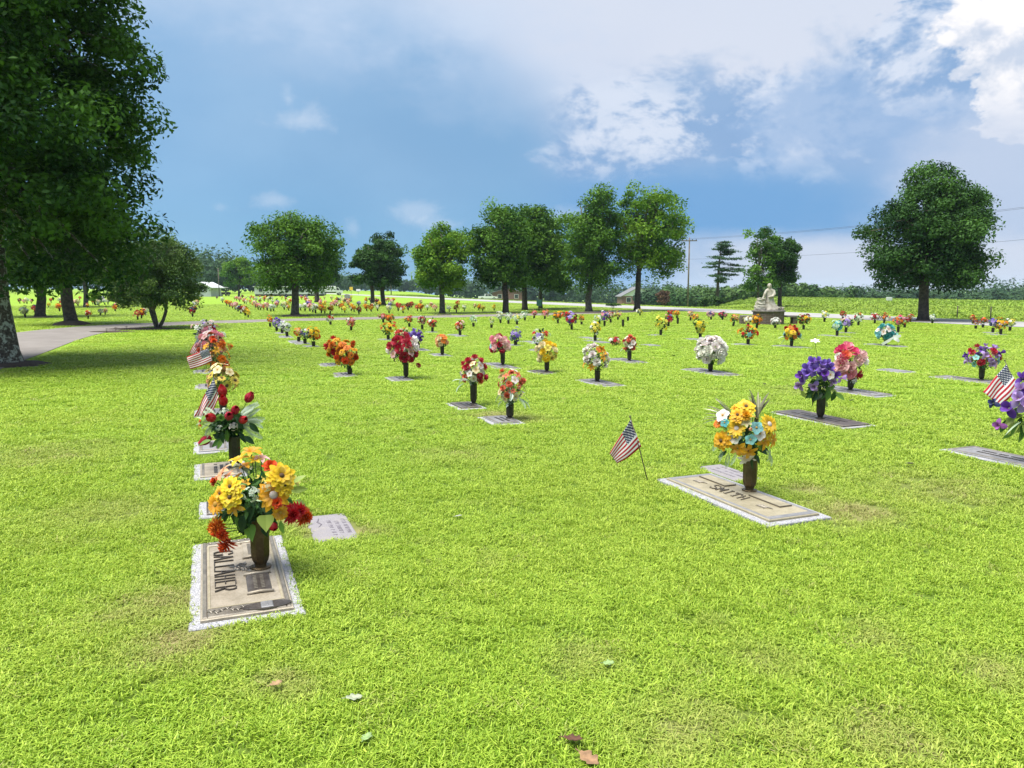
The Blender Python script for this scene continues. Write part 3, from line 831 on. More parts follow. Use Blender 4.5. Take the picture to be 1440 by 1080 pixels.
def f_bud(mb):
    for k, (n, rad, h) in enumerate(((4, .55, 1.5), (3, .4, 1.7))):
        for i in range(n):
            a = 2 * PI * (i + k * .5) / n; vs = []
            for r_i in range(5):
                t = r_i / 4; rr = rad * (math.sin(PI * (.12 + .72 * t)) ** .8); z = h * t - .3
                for s_ in (-1, 0, 1):
                    aa = a + s_ * 1.0; vs.append((rr * math.cos(aa), rr * math.sin(aa), z - .12 * abs(s_) * t))
            for r_i in range(4):
                for q in range(2):
                    a0 = r_i * 3 + q; tv = rr_.uniform(.4, .6) + .12 * r_i
                    mb.add([vs[a0], vs[a0 + 1], vs[a0 + 4], vs[a0 + 3]], [(0, 1, 2, 3)], 0, True, None, (tv,) * 3)
def f_iris(mb):
    ring(mb, 3, .05, .6, .40, 0, 1.15, -.35, 0, tip=.6, n=4, cup=.35); ring(mb, 3, .05, 1.05, .42, 0, .25, -.75, .5, tip=.7, n=5, cup=-.15)
def f_carn(mb):
    for k, (n, r1, z, l) in enumerate(((9, 1, 0, .1), (9, .85, .1, .35), (8, .62, .2, .55), (6, .36, .3, .6))):
        ring(mb, n, .05, r1, .30, z, l, -.05, k * .4, tip=1.1, n=3, jit=.14, cup=.3)
def f_star(mb): ring(mb, 6, .03, 1, .26, 0, .25, -.2, tip=.35, n=3)
def f_five(mb): ring(mb, 5, .04, 1, .48, 0, .22, -.2, tip=.8, n=3)
def f_spray(mb):
    r = random.Random(9)
    for i in range(16):
        d = Vector((r.gauss(0, 1), r.gauss(0, 1), abs(r.gauss(0, .9)))).normalized() * r.uniform(.55, 1)
        M = Matrix.Translation(d) @ d.to_track_quat('Z', 'Y').to_matrix().to_4x4() @ Matrix.Scale(.30, 4)
        sub = MB(); ring(sub, 5, .04, 1, .45, 0, .25, -.2, n=2, tip=.8)
        for f, c_ in zip(sub.f, sub.c): mb.add([M @ Vector(sub.v[j]) for j in f], [(0, 1, 2, 3)], 0, True, None, c_)
reg('daisy', f_daisy, (.27, .14, .04, C_WHITE)); reg('sunflower', f_daisy, (.34, .16, .04, C_BROWN)); reg('zinnia', f_zinnia, (.17, .1, .2, C_BROWN)); reg('gerbera', f_daisy, (.25, .12, .05, C_GOLD))
reg('dahlia', f_dahlia); reg('lily', f_lily); reg('rose', f_rose); reg('bud', f_bud); reg('iris', f_iris); reg('carnation', f_carn); reg('star', f_star); reg('five', f_five, (.16, .1, .08, C_GOLD)); reg('spray', f_spray)

# leaves: unit length along +X, facing +Z
def leaf_mesh(kind):
    mb = MB()
    if kind == 'heart': prof = ((0, .0), (.02, .30), (.15, .44), (.35, .42), (.6, .28), (.82, .12), (1, .0))
    elif kind == 'blade': prof = ((0, .02), (.2, .045), (.5, .05), (.8, .035), (1, .0))
    else: prof = ((0, .02), (.15, .13), (.4, .22), (.65, .18), (.85, .09), (1, .0))
    droop = {'heart': .10, 'blade': .45, 'leaf': .28}[kind]
    vs = []
    for x, w in prof:
        z = -droop * x * x
        vs += [(x if kind != 'heart' or x > 0 else .06, -w, z + w * .25), (x + (.05 if kind == 'heart' and x == 0 else 0), 0, z), (x if kind != 'heart' or x > 0 else .06, w, z + w * .25)]
    for i in range(len(prof) - 1):
        for k in range(2):
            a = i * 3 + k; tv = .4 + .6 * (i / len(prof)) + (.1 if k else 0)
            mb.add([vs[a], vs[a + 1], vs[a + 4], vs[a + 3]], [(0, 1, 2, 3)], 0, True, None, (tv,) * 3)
    return mb.mesh('leaf_' + kind, SILK)
def frond_mesh():
    mb = MB()
    for i in range(19):
        t = .12 + .88 * i / 18; z = .10 * math.sin(t * 2) - .36 * t * t; L = .24 * math.sin(PI * (.12 + .80 * t)) + .04
        for sg in (-1, 1):
            a = sg * (.85 - .35 * t); e = (t + L * math.cos(a), L * math.sin(a), z - .16 * L); w = .011
            tv = .5 + .5 * t
            mb.add([(t - w, 0, z), ((t + e[0]) / 2 + w * .6, e[1] / 2 - sg * w, z - .02), e, ((t + e[0]) / 2 - w * .6, e[1] / 2 + sg * w, z)], [(0, 1, 2, 3)], 0, True, None, (tv,) * 3)
    mb.tube([(0, 0, 0), (.5, 0, .02), (1, 0, -.26)], [.010, .007, .003], 4, col=(.7,) * 3)
    return mb.mesh('frond', SILK)
LEAF = {k: leaf_mesh(k) for k in ('heart', 'blade', 'leaf')}
LEAF['frond'] = frond_mesh()

def aim(d, roll):
    return Vector(d).to_track_quat('Z', 'Y') @ Euler((0, 0, roll)).to_quaternion()

def put_flower(root, kind, pos, d, r, color, rnd):
    o = bpy.data.objects.new('flower', FL[kind]); link(o, root)
    o.location = pos; o.rotation_mode = 'QUATERNION'; o.rotation_quaternion = aim(d, rnd.uniform(0, 6.28))
    o.scale = (r * rnd.uniform(.93, 1.07), r * rnd.uniform(.93, 1.07), r * rnd.uniform(.85, 1.1))
    j = rnd.uniform(.88, 1.08); o.color = (min(color[0] * j, 1), min(color[1] * j * rnd.uniform(.94, 1.06), 1), color[2] * j, 1)
    if kind in EYE:
        e = bpy.data.objects.new('flower_center', EYE[kind]); link(e, o)
    return o

def put_leaf(root, kind, pos, d, size, color, rnd, face=None):
    o = bpy.data.objects.new('frond' if kind == 'frond' else 'leaf', LEAF[kind]); link(o, root)
    x = Vector(d).normalized(); up = Vector(face or (0, -.35, 1)) + Vector((rnd.gauss(0, .3), rnd.gauss(0, .3), rnd.gauss(0, .3)))
    z = (up - x * up.dot(x)).normalized(); y = z.cross(x)
    o.location = pos; o.rotation_mode = 'QUATERNION'
    o.rotation_quaternion = Matrix((x, y, z)).transposed().to_quaternion()
    o.scale = (size, size * rnd.uniform(.8, 1.15), size)
    j = rnd.uniform(.75, 1.2); o.color = (color[0] * j, color[1] * j, color[2] * j, 1)
    return o

# ------------------------------------------------------------------ vases
def vase_mesh(h, r, mat, n=8):
    mb = MB()
    mb.lathe([(r * 1.05, 0), (r * 1.05, .008), (r * .80, .012)], 20, 0, True)
    prof = [(r * .60, .012), (r * .60, .024), (r * .66, h * .10), (r * .86, h * .17), (r * .97, h * .26), (r * 1.0, h * .40), (r * 1.03, h * .9), (r * 1.06, h * .93), (r * 1.08, h), (r * .92, h), (r * .88, h * .8), (r * .6, h * .5)]
    mb.lathe(prof, n, 0, n > 10, cap=False, twist=PI / n)
    return mb.mesh('flower_vase', mat)
VASES = {}
def put_vase(p, h, r, label, dark=True, n=8, tilt=(0, 0)):
    key = (round(h, 2), round(r, 3), dark, n)
    if key not in VASES: VASES[key] = vase_mesh(h, r, B_VASE2 if dark else B_VASE, n)
    o = mesh_obj('flower_vase', VASES[key], None, loc=p, rot=(tilt[0], tilt[1], .3))
    return tag(o, label, 'vase', 'bronze flower vases on the grave markers')

# ------------------------------------------------------------------ letters as raised strokes
GLY = {
    'G': [((.95, .78), (.75, 1)), ((.75, 1), (.25, 1)), ((.25, 1), (.05, .8)), ((.05, .8), (.05, .2)), ((.05, .2), (.25, 0)), ((.25, 0), (.75, 0)), ((.75, 0), (.95, .2)), ((.95, .2), (.95, .45)), ((.6, .45), (1.0, .45))],
    'A': [((.05, 0), (.5, 1)), ((.5, 1), (.95, 0)), ((.22, .36), (.78, .36))],
    'L': [((.2, 0), (.2, 1)), ((.05, 0), (.95, 0))],
    'H': [((.15, 0), (.15, 1)), ((.85, 0), (.85, 1)), ((.15, .5), (.85, .5))],
    'E': [((.18, 0), (.18, 1)), ((.05, 0), (.92, 0)), ((.05, 1), (.92, 1)), ((.18, .5), (.7, .5))],
    'R': [((.18, 0), (.18, 1)), ((.05, 1), (.75, 1)), ((.75, 1), (.92, .86)), ((.92, .86), (.92, .66)), ((.92, .66), (.75, .5)), ((.75, .5), (.18, .5)), ((.5, .5), (.95, 0))],
    'S': [((.92, .8), (.75, 1)), ((.75, 1), (.25, 1)), ((.25, 1), (.06, .85)), ((.06, .85), (.1, .62)), ((.1, .62), (.88, .4)), ((.88, .4), (.94, .16)), ((.94, .16), (.75, 0)), ((.75, 0), (.25, 0)), ((.25, 0), (.06, .2))],
    'M': [((.08, 0), (.08, 1)), ((.08, 1), (.5, .3)), ((.5, .3), (.92, 1)), ((.92, 1), (.92, 0)), ((-.05, 0), (.2, 0)), ((.8, 0), (1.05, 0))],
    'I': [((.5, 0), (.5, 1)), ((.25, 0), (.75, 0)), ((.25, 1), (.75, 1))],
    'T': [((.5, 0), (.5, 1)), ((.05, 1), (.95, 1)), ((.3, 0), (.7, 0)), ((.05, 1), (.05, .82)), ((.95, 1), (.95, .82))],
}
def put_text(root, text, x0, x1, y0, y1, z, mat, th=.006, wid=.11, slant=0.0):
    """raised letters along local +X, tops towards +Y"""
    n = len(text); cell = (x1 - x0) / n; lw = cell * .80; h = y1 - y0
    for i, ch in enumerate(text):
        mb = MB(); ww = wid * h * .5
        for q, (a, b_) in enumerate(GLY[ch]):
            ax, ay = x0 + i * cell + a[0] * lw + slant * a[1] * h, y0 + a[1] * h; bx, by = x0 + i * cell + b_[0] * lw + slant * b_[1] * h, y0 + b_[1] * h
            d = Vector((bx - ax, by - ay)); L = d.length; d /= L; nn = Vector((-d.y, d.x))
            thin = ww * (.62 if abs(d.x) > abs(d.y) * 1.3 else 1.0)
            e = thin * .5
            poly = [(ax - d.x * e + nn.x * thin, ay - d.y * e + nn.y * thin), (ax - d.x * e - nn.x * thin, ay - d.y * e - nn.y * thin), (bx + d.x * e - nn.x * thin, by + d.y * e - nn.y * thin), (bx + d.x * e + nn.x * thin, by + d.y * e + nn.y * thin)]
            mb.prism(poly, z - .001, z + th + q * .00022)
        mb.build('letter', mat, root)

RZ = math.atan2(-U.y, -U.x)                       # markers read from the far end towards the camera
MARKER_RECTS = []                                # (centre, half length, half width) for the turf to keep clear of
def marker(center, L, Wd, label, gran, plate, margin=.05, raised=.012, height=.010, lines=2, frame=True, group='flat grave markers', rz=None, seed=0, hi=False):
    root = empty('grave_marker', (center[0], center[1], 0), RZ if rz is None else rz)
    tag(root, label, 'grave marker', group)
    MARKER_RECTS.append((center[0], center[1], L / 2, Wd / 2))
    MB().bevel_box((-L / 2, -Wd / 2, -.08), (L / 2, Wd / 2, height), .006).build('granite_base', gran, root)
    if plate is not None:
        l2, w2 = L / 2 - margin, Wd / 2 - margin
        mb = MB(); mb.bevel_box((-l2, -w2, height - .004), (l2, w2, height + raised), .004); mb.build('bronze_plate', plate, root)
        z = height + raised
        if frame:
            f = .016 if hi else .02; mb = MB()
            for (a, b_) in (((-l2 + .012, -w2 + .012), (l2 - .012, -w2 + .012 + f)), ((-l2 + .012, w2 - .012 - f), (l2 - .012, w2 - .012)), ((-l2 + .012, -w2 + .0125 + f), (-l2 + .012 + f, w2 - .0125 - f)), ((l2 - .012 - f, -w2 + .0125 + f), (l2 - .012, w2 - .0125 - f))):
                mb.bevel_box((a[0], a[1], z - .002), (b_[0], b_[1], z + .005), .003)
            mb.build('raised_border', B_FRAME, root)
        if lines:
            r = random.Random(seed)
            for k in range(lines):
                mb = MB(); y = w2 * (.45 - .9 * (k + .5) / lines) + .01; x = -l2 * r.uniform(.55, .75); x1 = l2 * r.uniform(.5, .75)
                while x < x1:
                    w_ = r.uniform(.012, .03)
                    if r.random() > .16: mb.box((x, y - .014, z - .002), (x + w_, y + .014, z + .004))
                    x += w_ + .007
                if mb.f: tag(mb.build('inscription', B_LETTER, root), kind='stuff')
    return root

def bezier_leaf_panel(mb, pts, z0, z1): mb.prism(pts, z0, z1)

# ---- the near marker at left (local: x towards the camera, y to the right)
GAL = Vector((-1.459, 3.998, 0))
gm = marker(GAL, 1.255, .52, 'large light granite marker with tan bronze plate reading GALLAHER', G_LIGHT, B_TAN, margin=.05, raised=.016, lines=0, frame=False)
ZP = .010 + .016
mb = MB()      # stepped frame round the field
l2, w2 = .5775, .21
for (a, b_) in (((-l2 + .01, -w2 + .01), (l2 - .01, -w2 + .032)), ((-l2 + .01, w2 - .032), (l2 - .01, w2 - .01)), ((-l2 + .01, -w2 + .0325), (-l2 + .075, w2 - .0325)), ((l2 - .11, -w2 + .0325), (l2 - .01, w2 - .0325))):
    mb.bevel_box((a[0], a[1], ZP - .002), (b_[0], b_[1], ZP + .006), .005)
mb.build('raised_border', B_FRAME, gm)
mb = MB()
for (a, b_) in (((-l2 + .080, -w2 + .036), (l2 - .116, -w2 + .046)), ((-l2 + .080, w2 - .046), (l2 - .116, w2 - .036)), ((-l2 + .080, -w2 + .0465), (-l2 + .088, w2 - .0465)), ((l2 - .124, -w2 + .0465), (l2 - .116, w2 - .0465))):
    mb.box((a[0], a[1], ZP - .002), (b_[0], b_[1], ZP + .0035))
mb.build('inner_border', B_TAN2, gm)
put_text(gm, 'GALLAHER', -.370, .270, -.140, -.040, ZP, B_LETTER, .008, .060)
def plaque(x0, x1, y0, y1, mt):
    mb = MB(); mb.bevel_box((x0, y0, ZP - .002), (x1, y1, ZP + .008), .006); o = mb.build('date_plaque', mt, gm)
    e = MB(); e.tube([(x0 - .008, y0 - .01, ZP + .006), (x0 - .004, (y0 + y1) / 2, ZP + .010), (x0 - .008, y1 + .01, ZP + .006)], .008, 6); e.build('scroll_edge', B_TAN, o)
    e = MB(); e.tube([(x1 + .008, y0 - .006, ZP + .006), (x1 + .004, (y0 + y1) / 2, ZP + .010), (x1 + .008, y1 + .008, ZP + .006)], .008, 6)
    e.build('scroll_edge', B_TAN, o)
    r = random.Random(int(x1 * 100)); e = MB(); x = x0 + .03
    while x < x1 - .04:
        for yy in (.36, .66): e.box((x, y0 + (y1 - y0) * yy - .009, ZP + .006), (x + .014, y0 + (y1 - y0) * yy + .009, ZP + .011))
        x += .022
    tag(e.build('inscription', B_FRAME, o), kind='stuff')
plaque(-.475, -.215, .015, .118, B_TAN); plaque(.075, .335, .012, .130, B_DARK)
mb = MB()      # rose ornament beside the vase
for (x, y, s) in ((-.055, -.012, .030), (-.095, -.002, .022), (-.03, .018, .022)):
    for k in range(5):
        a = k * 1.257 + x * 30; mb.lathe([(s * .55, ZP - .001), (s * .5, ZP + .010), (.002, ZP + .013)], 8, mat=Matrix.Translation((x + math.cos(a) * s * .55, y + math.sin(a) * s * .55, 0)), cap=False)
    mb.lathe([(s * .4, ZP), (s * .35, ZP + .014), (.002, ZP + .018)], 8, mat=Matrix.Translation((x, y, 0)), cap=False)
for k in range(5):
    a = .5 + k * 1.2; c_, s_ = math.cos(a), math.sin(a)
    mb.prism([(-.06 + c_ * .035, s_ * .035), (-.06 + c_ * .06 - s_ * .014, s_ * .06 + c_ * .014), (-.06 + c_ * .095, s_ * .095), (-.06 + c_ * .06 + s_ * .014, s_ * .06 - c_ * .014)], ZP - .001, ZP + .005)
tag(mb.build('rose_ornament', B_FRAME, gm), kind='stuff')
lens = [(.525 + .044 * math.sin(t) * (1 if True else 0), .09 - .115 * math.cos(t)) for t in np.linspace(0, PI, 11)] + [(.525 - .044 * math.sin(t), .09 + .115 * math.cos(t)) for t in np.linspace(0, PI, 11)][1:-1]
mb = MB(); mb.prism(lens, ZP + .004, ZP + .010); o = mb.build('oval_panel', B_DARK, gm)
mb = MB(); mb.bevel_box((.488, .062, ZP + .008), (.560, .118, ZP + .016), .004); mb.bevel_box((.498, .085, ZP + .0125), (.552, .095, ZP + .019), .002); mb.build('emblem', B_GREY, o)
mb = MB()      # leaf scrollwork on the near band
for k in range(7):
    y = -.165 + k * .024; x = .515 + .018 * math.sin(k * 1.7)
    mb.tube([(x - .02, y - .012, ZP + .004), (x, y, ZP + .011), (x + .022, y + .010, ZP + .004)], [.003, .006, .002], 5)
    if k < 6: mb.tube([(x, y, ZP + .008), (x - .012, y + .022, ZP + .009)], [.005, .002], 5)
for k in range(9):
    y = -.16 + k * .04; x = -.535 + .010 * math.sin(k * 2.1)
    mb.tube([(x - .016, y - .012, ZP + .004), (x, y, ZP + .010), (x + .014, y + .012, ZP + .004)], [.003, .006, .002], 5)
tag(mb.build('leaf_scrollwork', B_FRAME, gm), kind='stuff')

# ---- the SMITH marker at right
SMI = Vector((1.662, 5.544, 0))
sm = marker(SMI, 1.33, .53, 'long granite marker with dull gold plate reading SMITH', G_LIGHT, B_TAN2, margin=.055, raised=.016, height=.020, lines=0, frame=False, hi=True)
ZS = .020 + .016
l2, w2 = .61, .21
mb = MB()
for (a, b_) in (((-l2 + .01, -w2 + .01), (l2 - .01, -w2 + .035)), ((-l2 + .01, w2 - .035), (l2 - .01, w2 - .01)), ((-l2 + .01, -w2 + .0355), (-l2 + .06, w2 - .0355)), ((l2 - .06, -w2 + .0355), (l2 - .01, w2 - .0355))):
    mb.bevel_box((a[0], a[1], ZS - .002), (b_[0], b_[1], ZS + .0035), .003)
mb.build('raised_border', B_GREY, sm)
put_text(sm, 'SMITH', -.235, .175, -.075, .02, ZS, B_FRAME2, .007, .075, slant=-.25)
for (x0, x1) in ((-.53, -.21), (.08, .40)):
    mb = MB(); mb.bevel_box((x0, .055, ZS - .002), (x1, .150, ZS + .010), .004); o = mb.build('name_scroll', B_TAN2, sm)
    e = MB(); e.box((x0 - .004, .050, ZS - .001), (x1 + .004, .0545, ZS + .0105)); e.build('scroll_edge', B_FRAME2, o); e = MB(); e.box((x1 + .0045, .048, ZS - .001), (x1 + .0085, .155, ZS + .0105)); e.build('scroll_edge', B_FRAME2, o)
for x in (-.45, .30):
    mb = MB()
    for k in range(6): mb.tube([(x + k * .016, -.07, ZS + .002), (x + .02 + k * .012, -.045 + .012 * (k % 2), ZS + .007), (x + .03 + k * .018, -.02, ZS + .002)], [.002, .005, .002], 5)
    tag(mb.build('floral_ornament', B_FRAME, sm), kind='stuff')

marker(Vector((-1.183, 4.856, 0)), .56, .27, 'small mauve granite marker flush in the turf behind the GALLAHER marker', G_PINK, None, height=.006)
def engraved(root_c, rows, x0, x1, y0, y1, z, seed, mat):
    r = random.Random(seed); root = [o for o in COL.objects if o.name.startswith('grave_marker')][-1]
    for k in range(rows):
        y = y1 - (y1 - y0) * (k + .5) / rows; mb = MB(); x = x0 + r.uniform(0, .06)
        while x < x1 - r.uniform(0, .08):
            w_ = r.uniform(.012, .022)
            if r.random() > .17:
                mb.box((x, y - .013, z - .006), (x + .005, y + .013, z + .0012))
                mb.box((x + .0055, y + r.choice((-.012, .0, .009)), z - .006), (x + w_, y + r.choice((.012, .013)), z + .001))
            x += w_ + .008
        tag(mb.build('inscription', mat, root), kind='stuff')
ENG = simple('engraved_letter', (0.10, 0.09, 0.11), (0.16, 0.15, 0.17), 40, .9)
engraved(None, 3, -.16, .24, -.02, .12, .006, 3, ENG)
last = [o for o in COL.objects if o.name.startswith('grave_marker')][-1]
mb = MB(); mb.tube([(-.2, -.05, .006), (-.12, -.07, .0065), (-.06, -.05, .006), (-.01, -.075, .006)], [.003, .006, .005, .002], 4); mb.build('inscription', ENG, last)
marker(Vector((1.83, 6.34, 0)), .56, .25, 'small grey marker half hidden behind the SMITH marker', G_PINK, None, height=.006)
engraved(None, 3, -.2, .2, -.09, .1, .006, 8, ENG)
# ------------------------------------------------------------------ colours of cloth flowers
K = dict(yellow=(.80, .58, .02), gold=(.78, .42, .015), lemon=(.80, .70, .12), cream=(.78, .70, .42), orange=(.76, .22, .015), redorange=(.70, .085, .012), red=(.50, .012, .022),
         crimson=(.42, .010, .04), dred=(.22, .010, .018), coral=(.76, .18, .10), peach=(.80, .42, .24), pink=(.76, .28, .36), hotpink=(.70, .06, .20), ppink=(.80, .52, .52), white=(.80, .79, .76),
         purple=(.13, .045, .40), violet=(.20, .12, .58), lav=(.40, .28, .66), blue=(.06, .09, .36), navy=(.03, .045, .15), teal=(.05, .34, .36), aqua=(.22, .55, .58), mint=(.55, .70, .56), lime=(.52, .62, .10))
G_DARK = (.020, .060, .018); G_MED = (.05, .13, .025); G_LITE = (.16, .30, .05); G_YEL = (.42, .50, .12); G_PALE = (.42, .52, .36); G_TEAL = (.012, .14, .09); G_SAGE = (.50, .60, .50)

def stems(root, base_z, tips, rnd):
    mb = MB()
    for t in tips:
        t = Vector(t); s = Vector((rnd.uniform(-.02, .02), rnd.uniform(-.02, .02), base_z - .08)); m_ = (s + t) / 2 + Vector((0, 0, .02)) - Vector((t.x, t.y, 0)) * .15
        mb.tube([s, m_, t], .0028, 4, cap=False)
    mb.build('stems', STEM, root)

def foliage(root, c, rad, n, size, cols, rnd, seed, kind_stuff=True):
    """inner leaves of a bouquet, too many and small to pick apart"""
    mb = MB()
    for i in range(n):
        d = Vector((rnd.gauss(0, 1), rnd.gauss(0, 1), rnd.gauss(-.15, .8))).normalized()
        p = Vector(c) + Vector((d.x * rad[0], d.y * rad[1], d.z * rad[2])) * rnd.uniform(.25, .95)
        x = (d + Vector((rnd.gauss(0, .5), rnd.gauss(0, .5), rnd.gauss(-.1, .4)))).normalized(); z = (Vector((rnd.gauss(0, .6), rnd.gauss(-.2, .6), 1))); z = (z - x * z.dot(x)).normalized(); y = z.cross(x)
        s = size * rnd.uniform(.6, 1.3); col = rnd.choice(cols); j = rnd.uniform(.7, 1.25); col = tuple(q * j for q in col)
        mb.add([p - x * s * .5, p + y * s * .22 + z * s * .06, p + x * s * .5 - z * s * .08, p - y * s * .22 + z * s * .06], [(0, 1, 2, 3)], 0, False, None, col)
    tag(mb.build('foliage', BLOSSOM, root), kind='stuff')

# ---- bouquets read flower by flower from the photograph; offsets are metres in the vase's own frame
def listed_bouquet(px, py, depth_pt, rim_h, label, flowers, leaves, seed, R=None, group='flower bouquets in vases', fol=60, fcols=(G_DARK, G_MED), frad=None, fsize=.06, fc=None):
    rnd = random.Random(seed); p = Vector(depth_pt); s = px_size(p + Vector((0, 0, .25)))
    root = empty('bouquet', p); tag(root, label, 'bouquet', group)
    def loc(fx, fy): return Vector(((fx - px) * s, 0, (py - fy) * s))
    pts = [loc(f[1], f[2]) for f in flowers]
    c = fc or Vector((sum(q.x for q in pts) / len(pts), 0, sum(q.z for q in pts) / len(pts)))
    RR = R or max((q - c).length for q in pts) * .95
    tips = []
    for f, q in zip(flowers, pts):
        kind, fx, fy, rp, col = f[:5]; back = f[5] if len(f) > 5 else None
        e = q - c; h2 = RR * RR - e.length_squared
        y = -math.sqrt(max(h2, .0)) * .75 + rnd.gauss(0, .01)
        if back is not None: y = back
        q = at_depth(fx, fy, p.y + y) - p
        d = (q - c); d = (d.normalized() + Vector((0, -.55, .35))).normalized()
        put_flower(root, kind, q, d, rp * s * 1.2, K[col] if isinstance(col, str) else col, rnd); tips.append(q - d * .01)
    for (kind, fx, fy, lp, ang, col, back) in leaves:
        q = at_depth(fx, fy, p.y + back) - p; a = math.radians(ang)
        d = Vector((math.cos(a), -.25 if back < 0 else .1, math.sin(a)))
        put_leaf(root, kind, q, d, lp * s, col, rnd, (0, -.8, .55) if kind in ('heart', 'leaf', 'frond') else None)
    stems(root, rim_h, tips, rnd)
    fr = frad or (RR * .78, RR * .62, RR * .66)
    foliage(root, (c.x * .6, 0, c.z * .68 + rim_h * .32), fr, int(fol * 2.2), fsize, fcols, rnd, seed)
    # short leaves that fill the neck of the vase
    foliage(root, (0, 0, rim_h + .03), (.06, .06, .05), 18, .06, fcols, rnd, seed + 1)
    return root

def crop(x0, y0, sc_): return lambda a, b_: (x0 + a / sc_, y0 + b_ / sc_)
def L2W(c, lx, ly, z=0.0):
    q = Vector((c[0], c[1], 0)) - U * lx + W * ly; q.z = z; return q

# GALLAHER: red, orange and yellow
vp = L2W(GAL, -.035, .098, .026)
put_vase(vp, .285, .053, 'brown faceted bronze vase on the GALLAHER marker', dark=False)
bx, by = to_px(vp); z = crop(285, 620, 6.75)
fl = [('zinnia', *z(745, 335), 16, 'yellow'), ('zinnia', *z(775, 425), 12, 'yellow'), ('daisy', *z(670, 515), 19, 'gold'), ('dahlia', *z(835, 690), 14, 'red'), ('dahlia', *z(955, 710), 13, 'redorange'), ('dahlia', *z(150, 800), 14, 'orange'),
      ('dahlia', *z(150, 850), 11, 'redorange'), ('dahlia', *z(235, 960), 14, 'redorange'), ('zinnia', *z(265, 435), 13, 'yellow'), ('zinnia', *z(265, 535), 14, 'yellow'), ('gerbera', *z(125, 600), 13, 'gold'), ('lily', *z(305, 620), 12, 'gold'),
      ('lily', *z(460, 110), 15, 'gold', .06), ('lily', *z(345, 180), 12, 'yellow', .03), ('lily', *z(405, 240), 11, 'gold', .05), ('lily', *z(190, 315), 15, 'peach', .04), ('carnation', *z(120, 390), 7, 'redorange', .0), ('carnation', *z(640, 255), 10, 'redorange', .0),
      ('lily', *z(560, 170), 12, 'ppink', .08), ('gerbera', *z(735, 680), 10, 'gold'), ('bud', *z(660, 800), 9, 'red'), ('spray', *z(460, 510), 10, 'mint'), ('lily', *z(340, 340), 9, 'gold', .04), ('star', *z(865, 380), 10, (.62, .62, .16), .06), ('spray', *z(600, 440), 6, 'cream'), ('lily', *z(250, 330), 10, 'peach', .02), ('zinnia', *z(170, 500), 10, 'gold'), ('star', *z(390, 420), 9, 'gold', -.04), ('star', *z(560, 360), 8, 'lemon', .0), ('carnation', *z(700, 590), 7, 'redorange'), ('star', *z(500, 180), 9, 'yellow', .04), ('dahlia', *z(900, 660), 11, 'red', -.05), ('dahlia', *z(190, 880), 10, 'redorange', -.1)]
lv = [('heart', *z(597, 700), 24, -86, G_YEL, -.16), ('heart', *z(430, 800), 24, -70, G_LITE, -.10), ('leaf', *z(310, 720), 20, -60, G_LITE, -.12), ('leaf', *z(740, 760), 18, -80, G_LITE, -.13), ('heart', *z(480, 640), 22, -110, G_DARK, -.14), ('leaf', *z(390, 700), 26, -100, G_DARK, -.14),
      ('leaf', *z(300, 660), 22, -160, G_DARK, -.08), ('leaf', *z(560, 620), 24, -30, G_DARK, -.14), ('leaf', *z(230, 640), 20, -100, G_MED, -.06), ('leaf', *z(650, 640), 20, -70, G_DARK, -.12), ('leaf', *z(420, 560), 20, 130, G_PALE, -.13), ('leaf', *z(500, 560), 18, 20, G_PALE, -.13),
      ('blade', *z(540, 430), 30, 84, G_TEAL, -.02), ('blade', *z(520, 430), 28, 96, G_TEAL, -.03), ('blade', *z(560, 420), 26, 76, G_TEAL, -.02), ('blade', *z(470, 440), 26, 110, G_DARK, -.02), ('blade', *z(440, 430), 24, 150, G_MED, -.05), ('blade', *z(430, 410), 26, 172, G_LITE, -.06),
      ('leaf', *z(830, 470), 24, 5, (.34, .44, .10), .04), ('leaf', *z(860, 400), 20, 40, (.34, .44, .10), .05), ('leaf', *z(880, 560), 20, -30, (.30, .42, .10), .03), ('leaf', *z(470, 760), 18, -140, G_DARK, -.12), ('leaf', *z(560, 800), 18, -60, G_DARK, -.10)]
for k in range(9): lv.append(('blade', *z(430 + 6 * k, 330 - 10 * k), 32 + 2 * (k % 3), 120 + 6 * k, (.55, .58, .42), .02 + .01 * (k % 3)))
listed_bouquet(bx, by, vp, .285, 'large bouquet of yellow zinnias and orange-red dahlias on the GALLAHER marker', fl, lv, 101, R=.27, fol=170, fsize=.065)

# red rosebuds with pale fronds, next marker in the left row
vp = on_ground(331, 657, .022); put_vase(vp, .27, .05, 'tall black vase under the bouquet of red rosebuds')
bx, by = to_px(vp); z = crop(220, 440, 4.91)
fl = [('bud', *z(460, 560), 9.5, 'red'), ('bud', *z(465, 622), 9.5, 'red'), ('bud', *z(630, 600), 9.5, 'crimson'), ('bud', *z(540, 680), 9.5, 'crimson'), ('bud', *z(500, 718), 9.5, 'crimson'), ('bud', *z(590, 742), 9.5, 'red'), ('bud', *z(390, 728), 9.5, 'red'), ('bud', *z(360, 866), 9.5, 'crimson'), ('lily', *z(305, 765), 7, 'redorange'), ('spray', *z(470, 690), 6, 'mint'), ('spray', *z(530, 790), 6, 'white'), ('spray', *z(440, 800), 5, 'mint'), ('bud', *z(560, 915), 4, 'dred')]
lv = []
rq = random.Random(8)
for k in range(13): lv.append(('frond', *z(575 + rq.gauss(0, 10), 740 + rq.gauss(0, 14)), 30 + rq.uniform(-5, 5), -48 + 9 * k, G_SAGE if k % 3 else G_PALE, rq.uniform(-.03, .06)))
for k in range(7): lv.append(('frond', *z(420, 760), 26, 118 + 18 * k, G_PALE, rq.uniform(-.03, .05)))
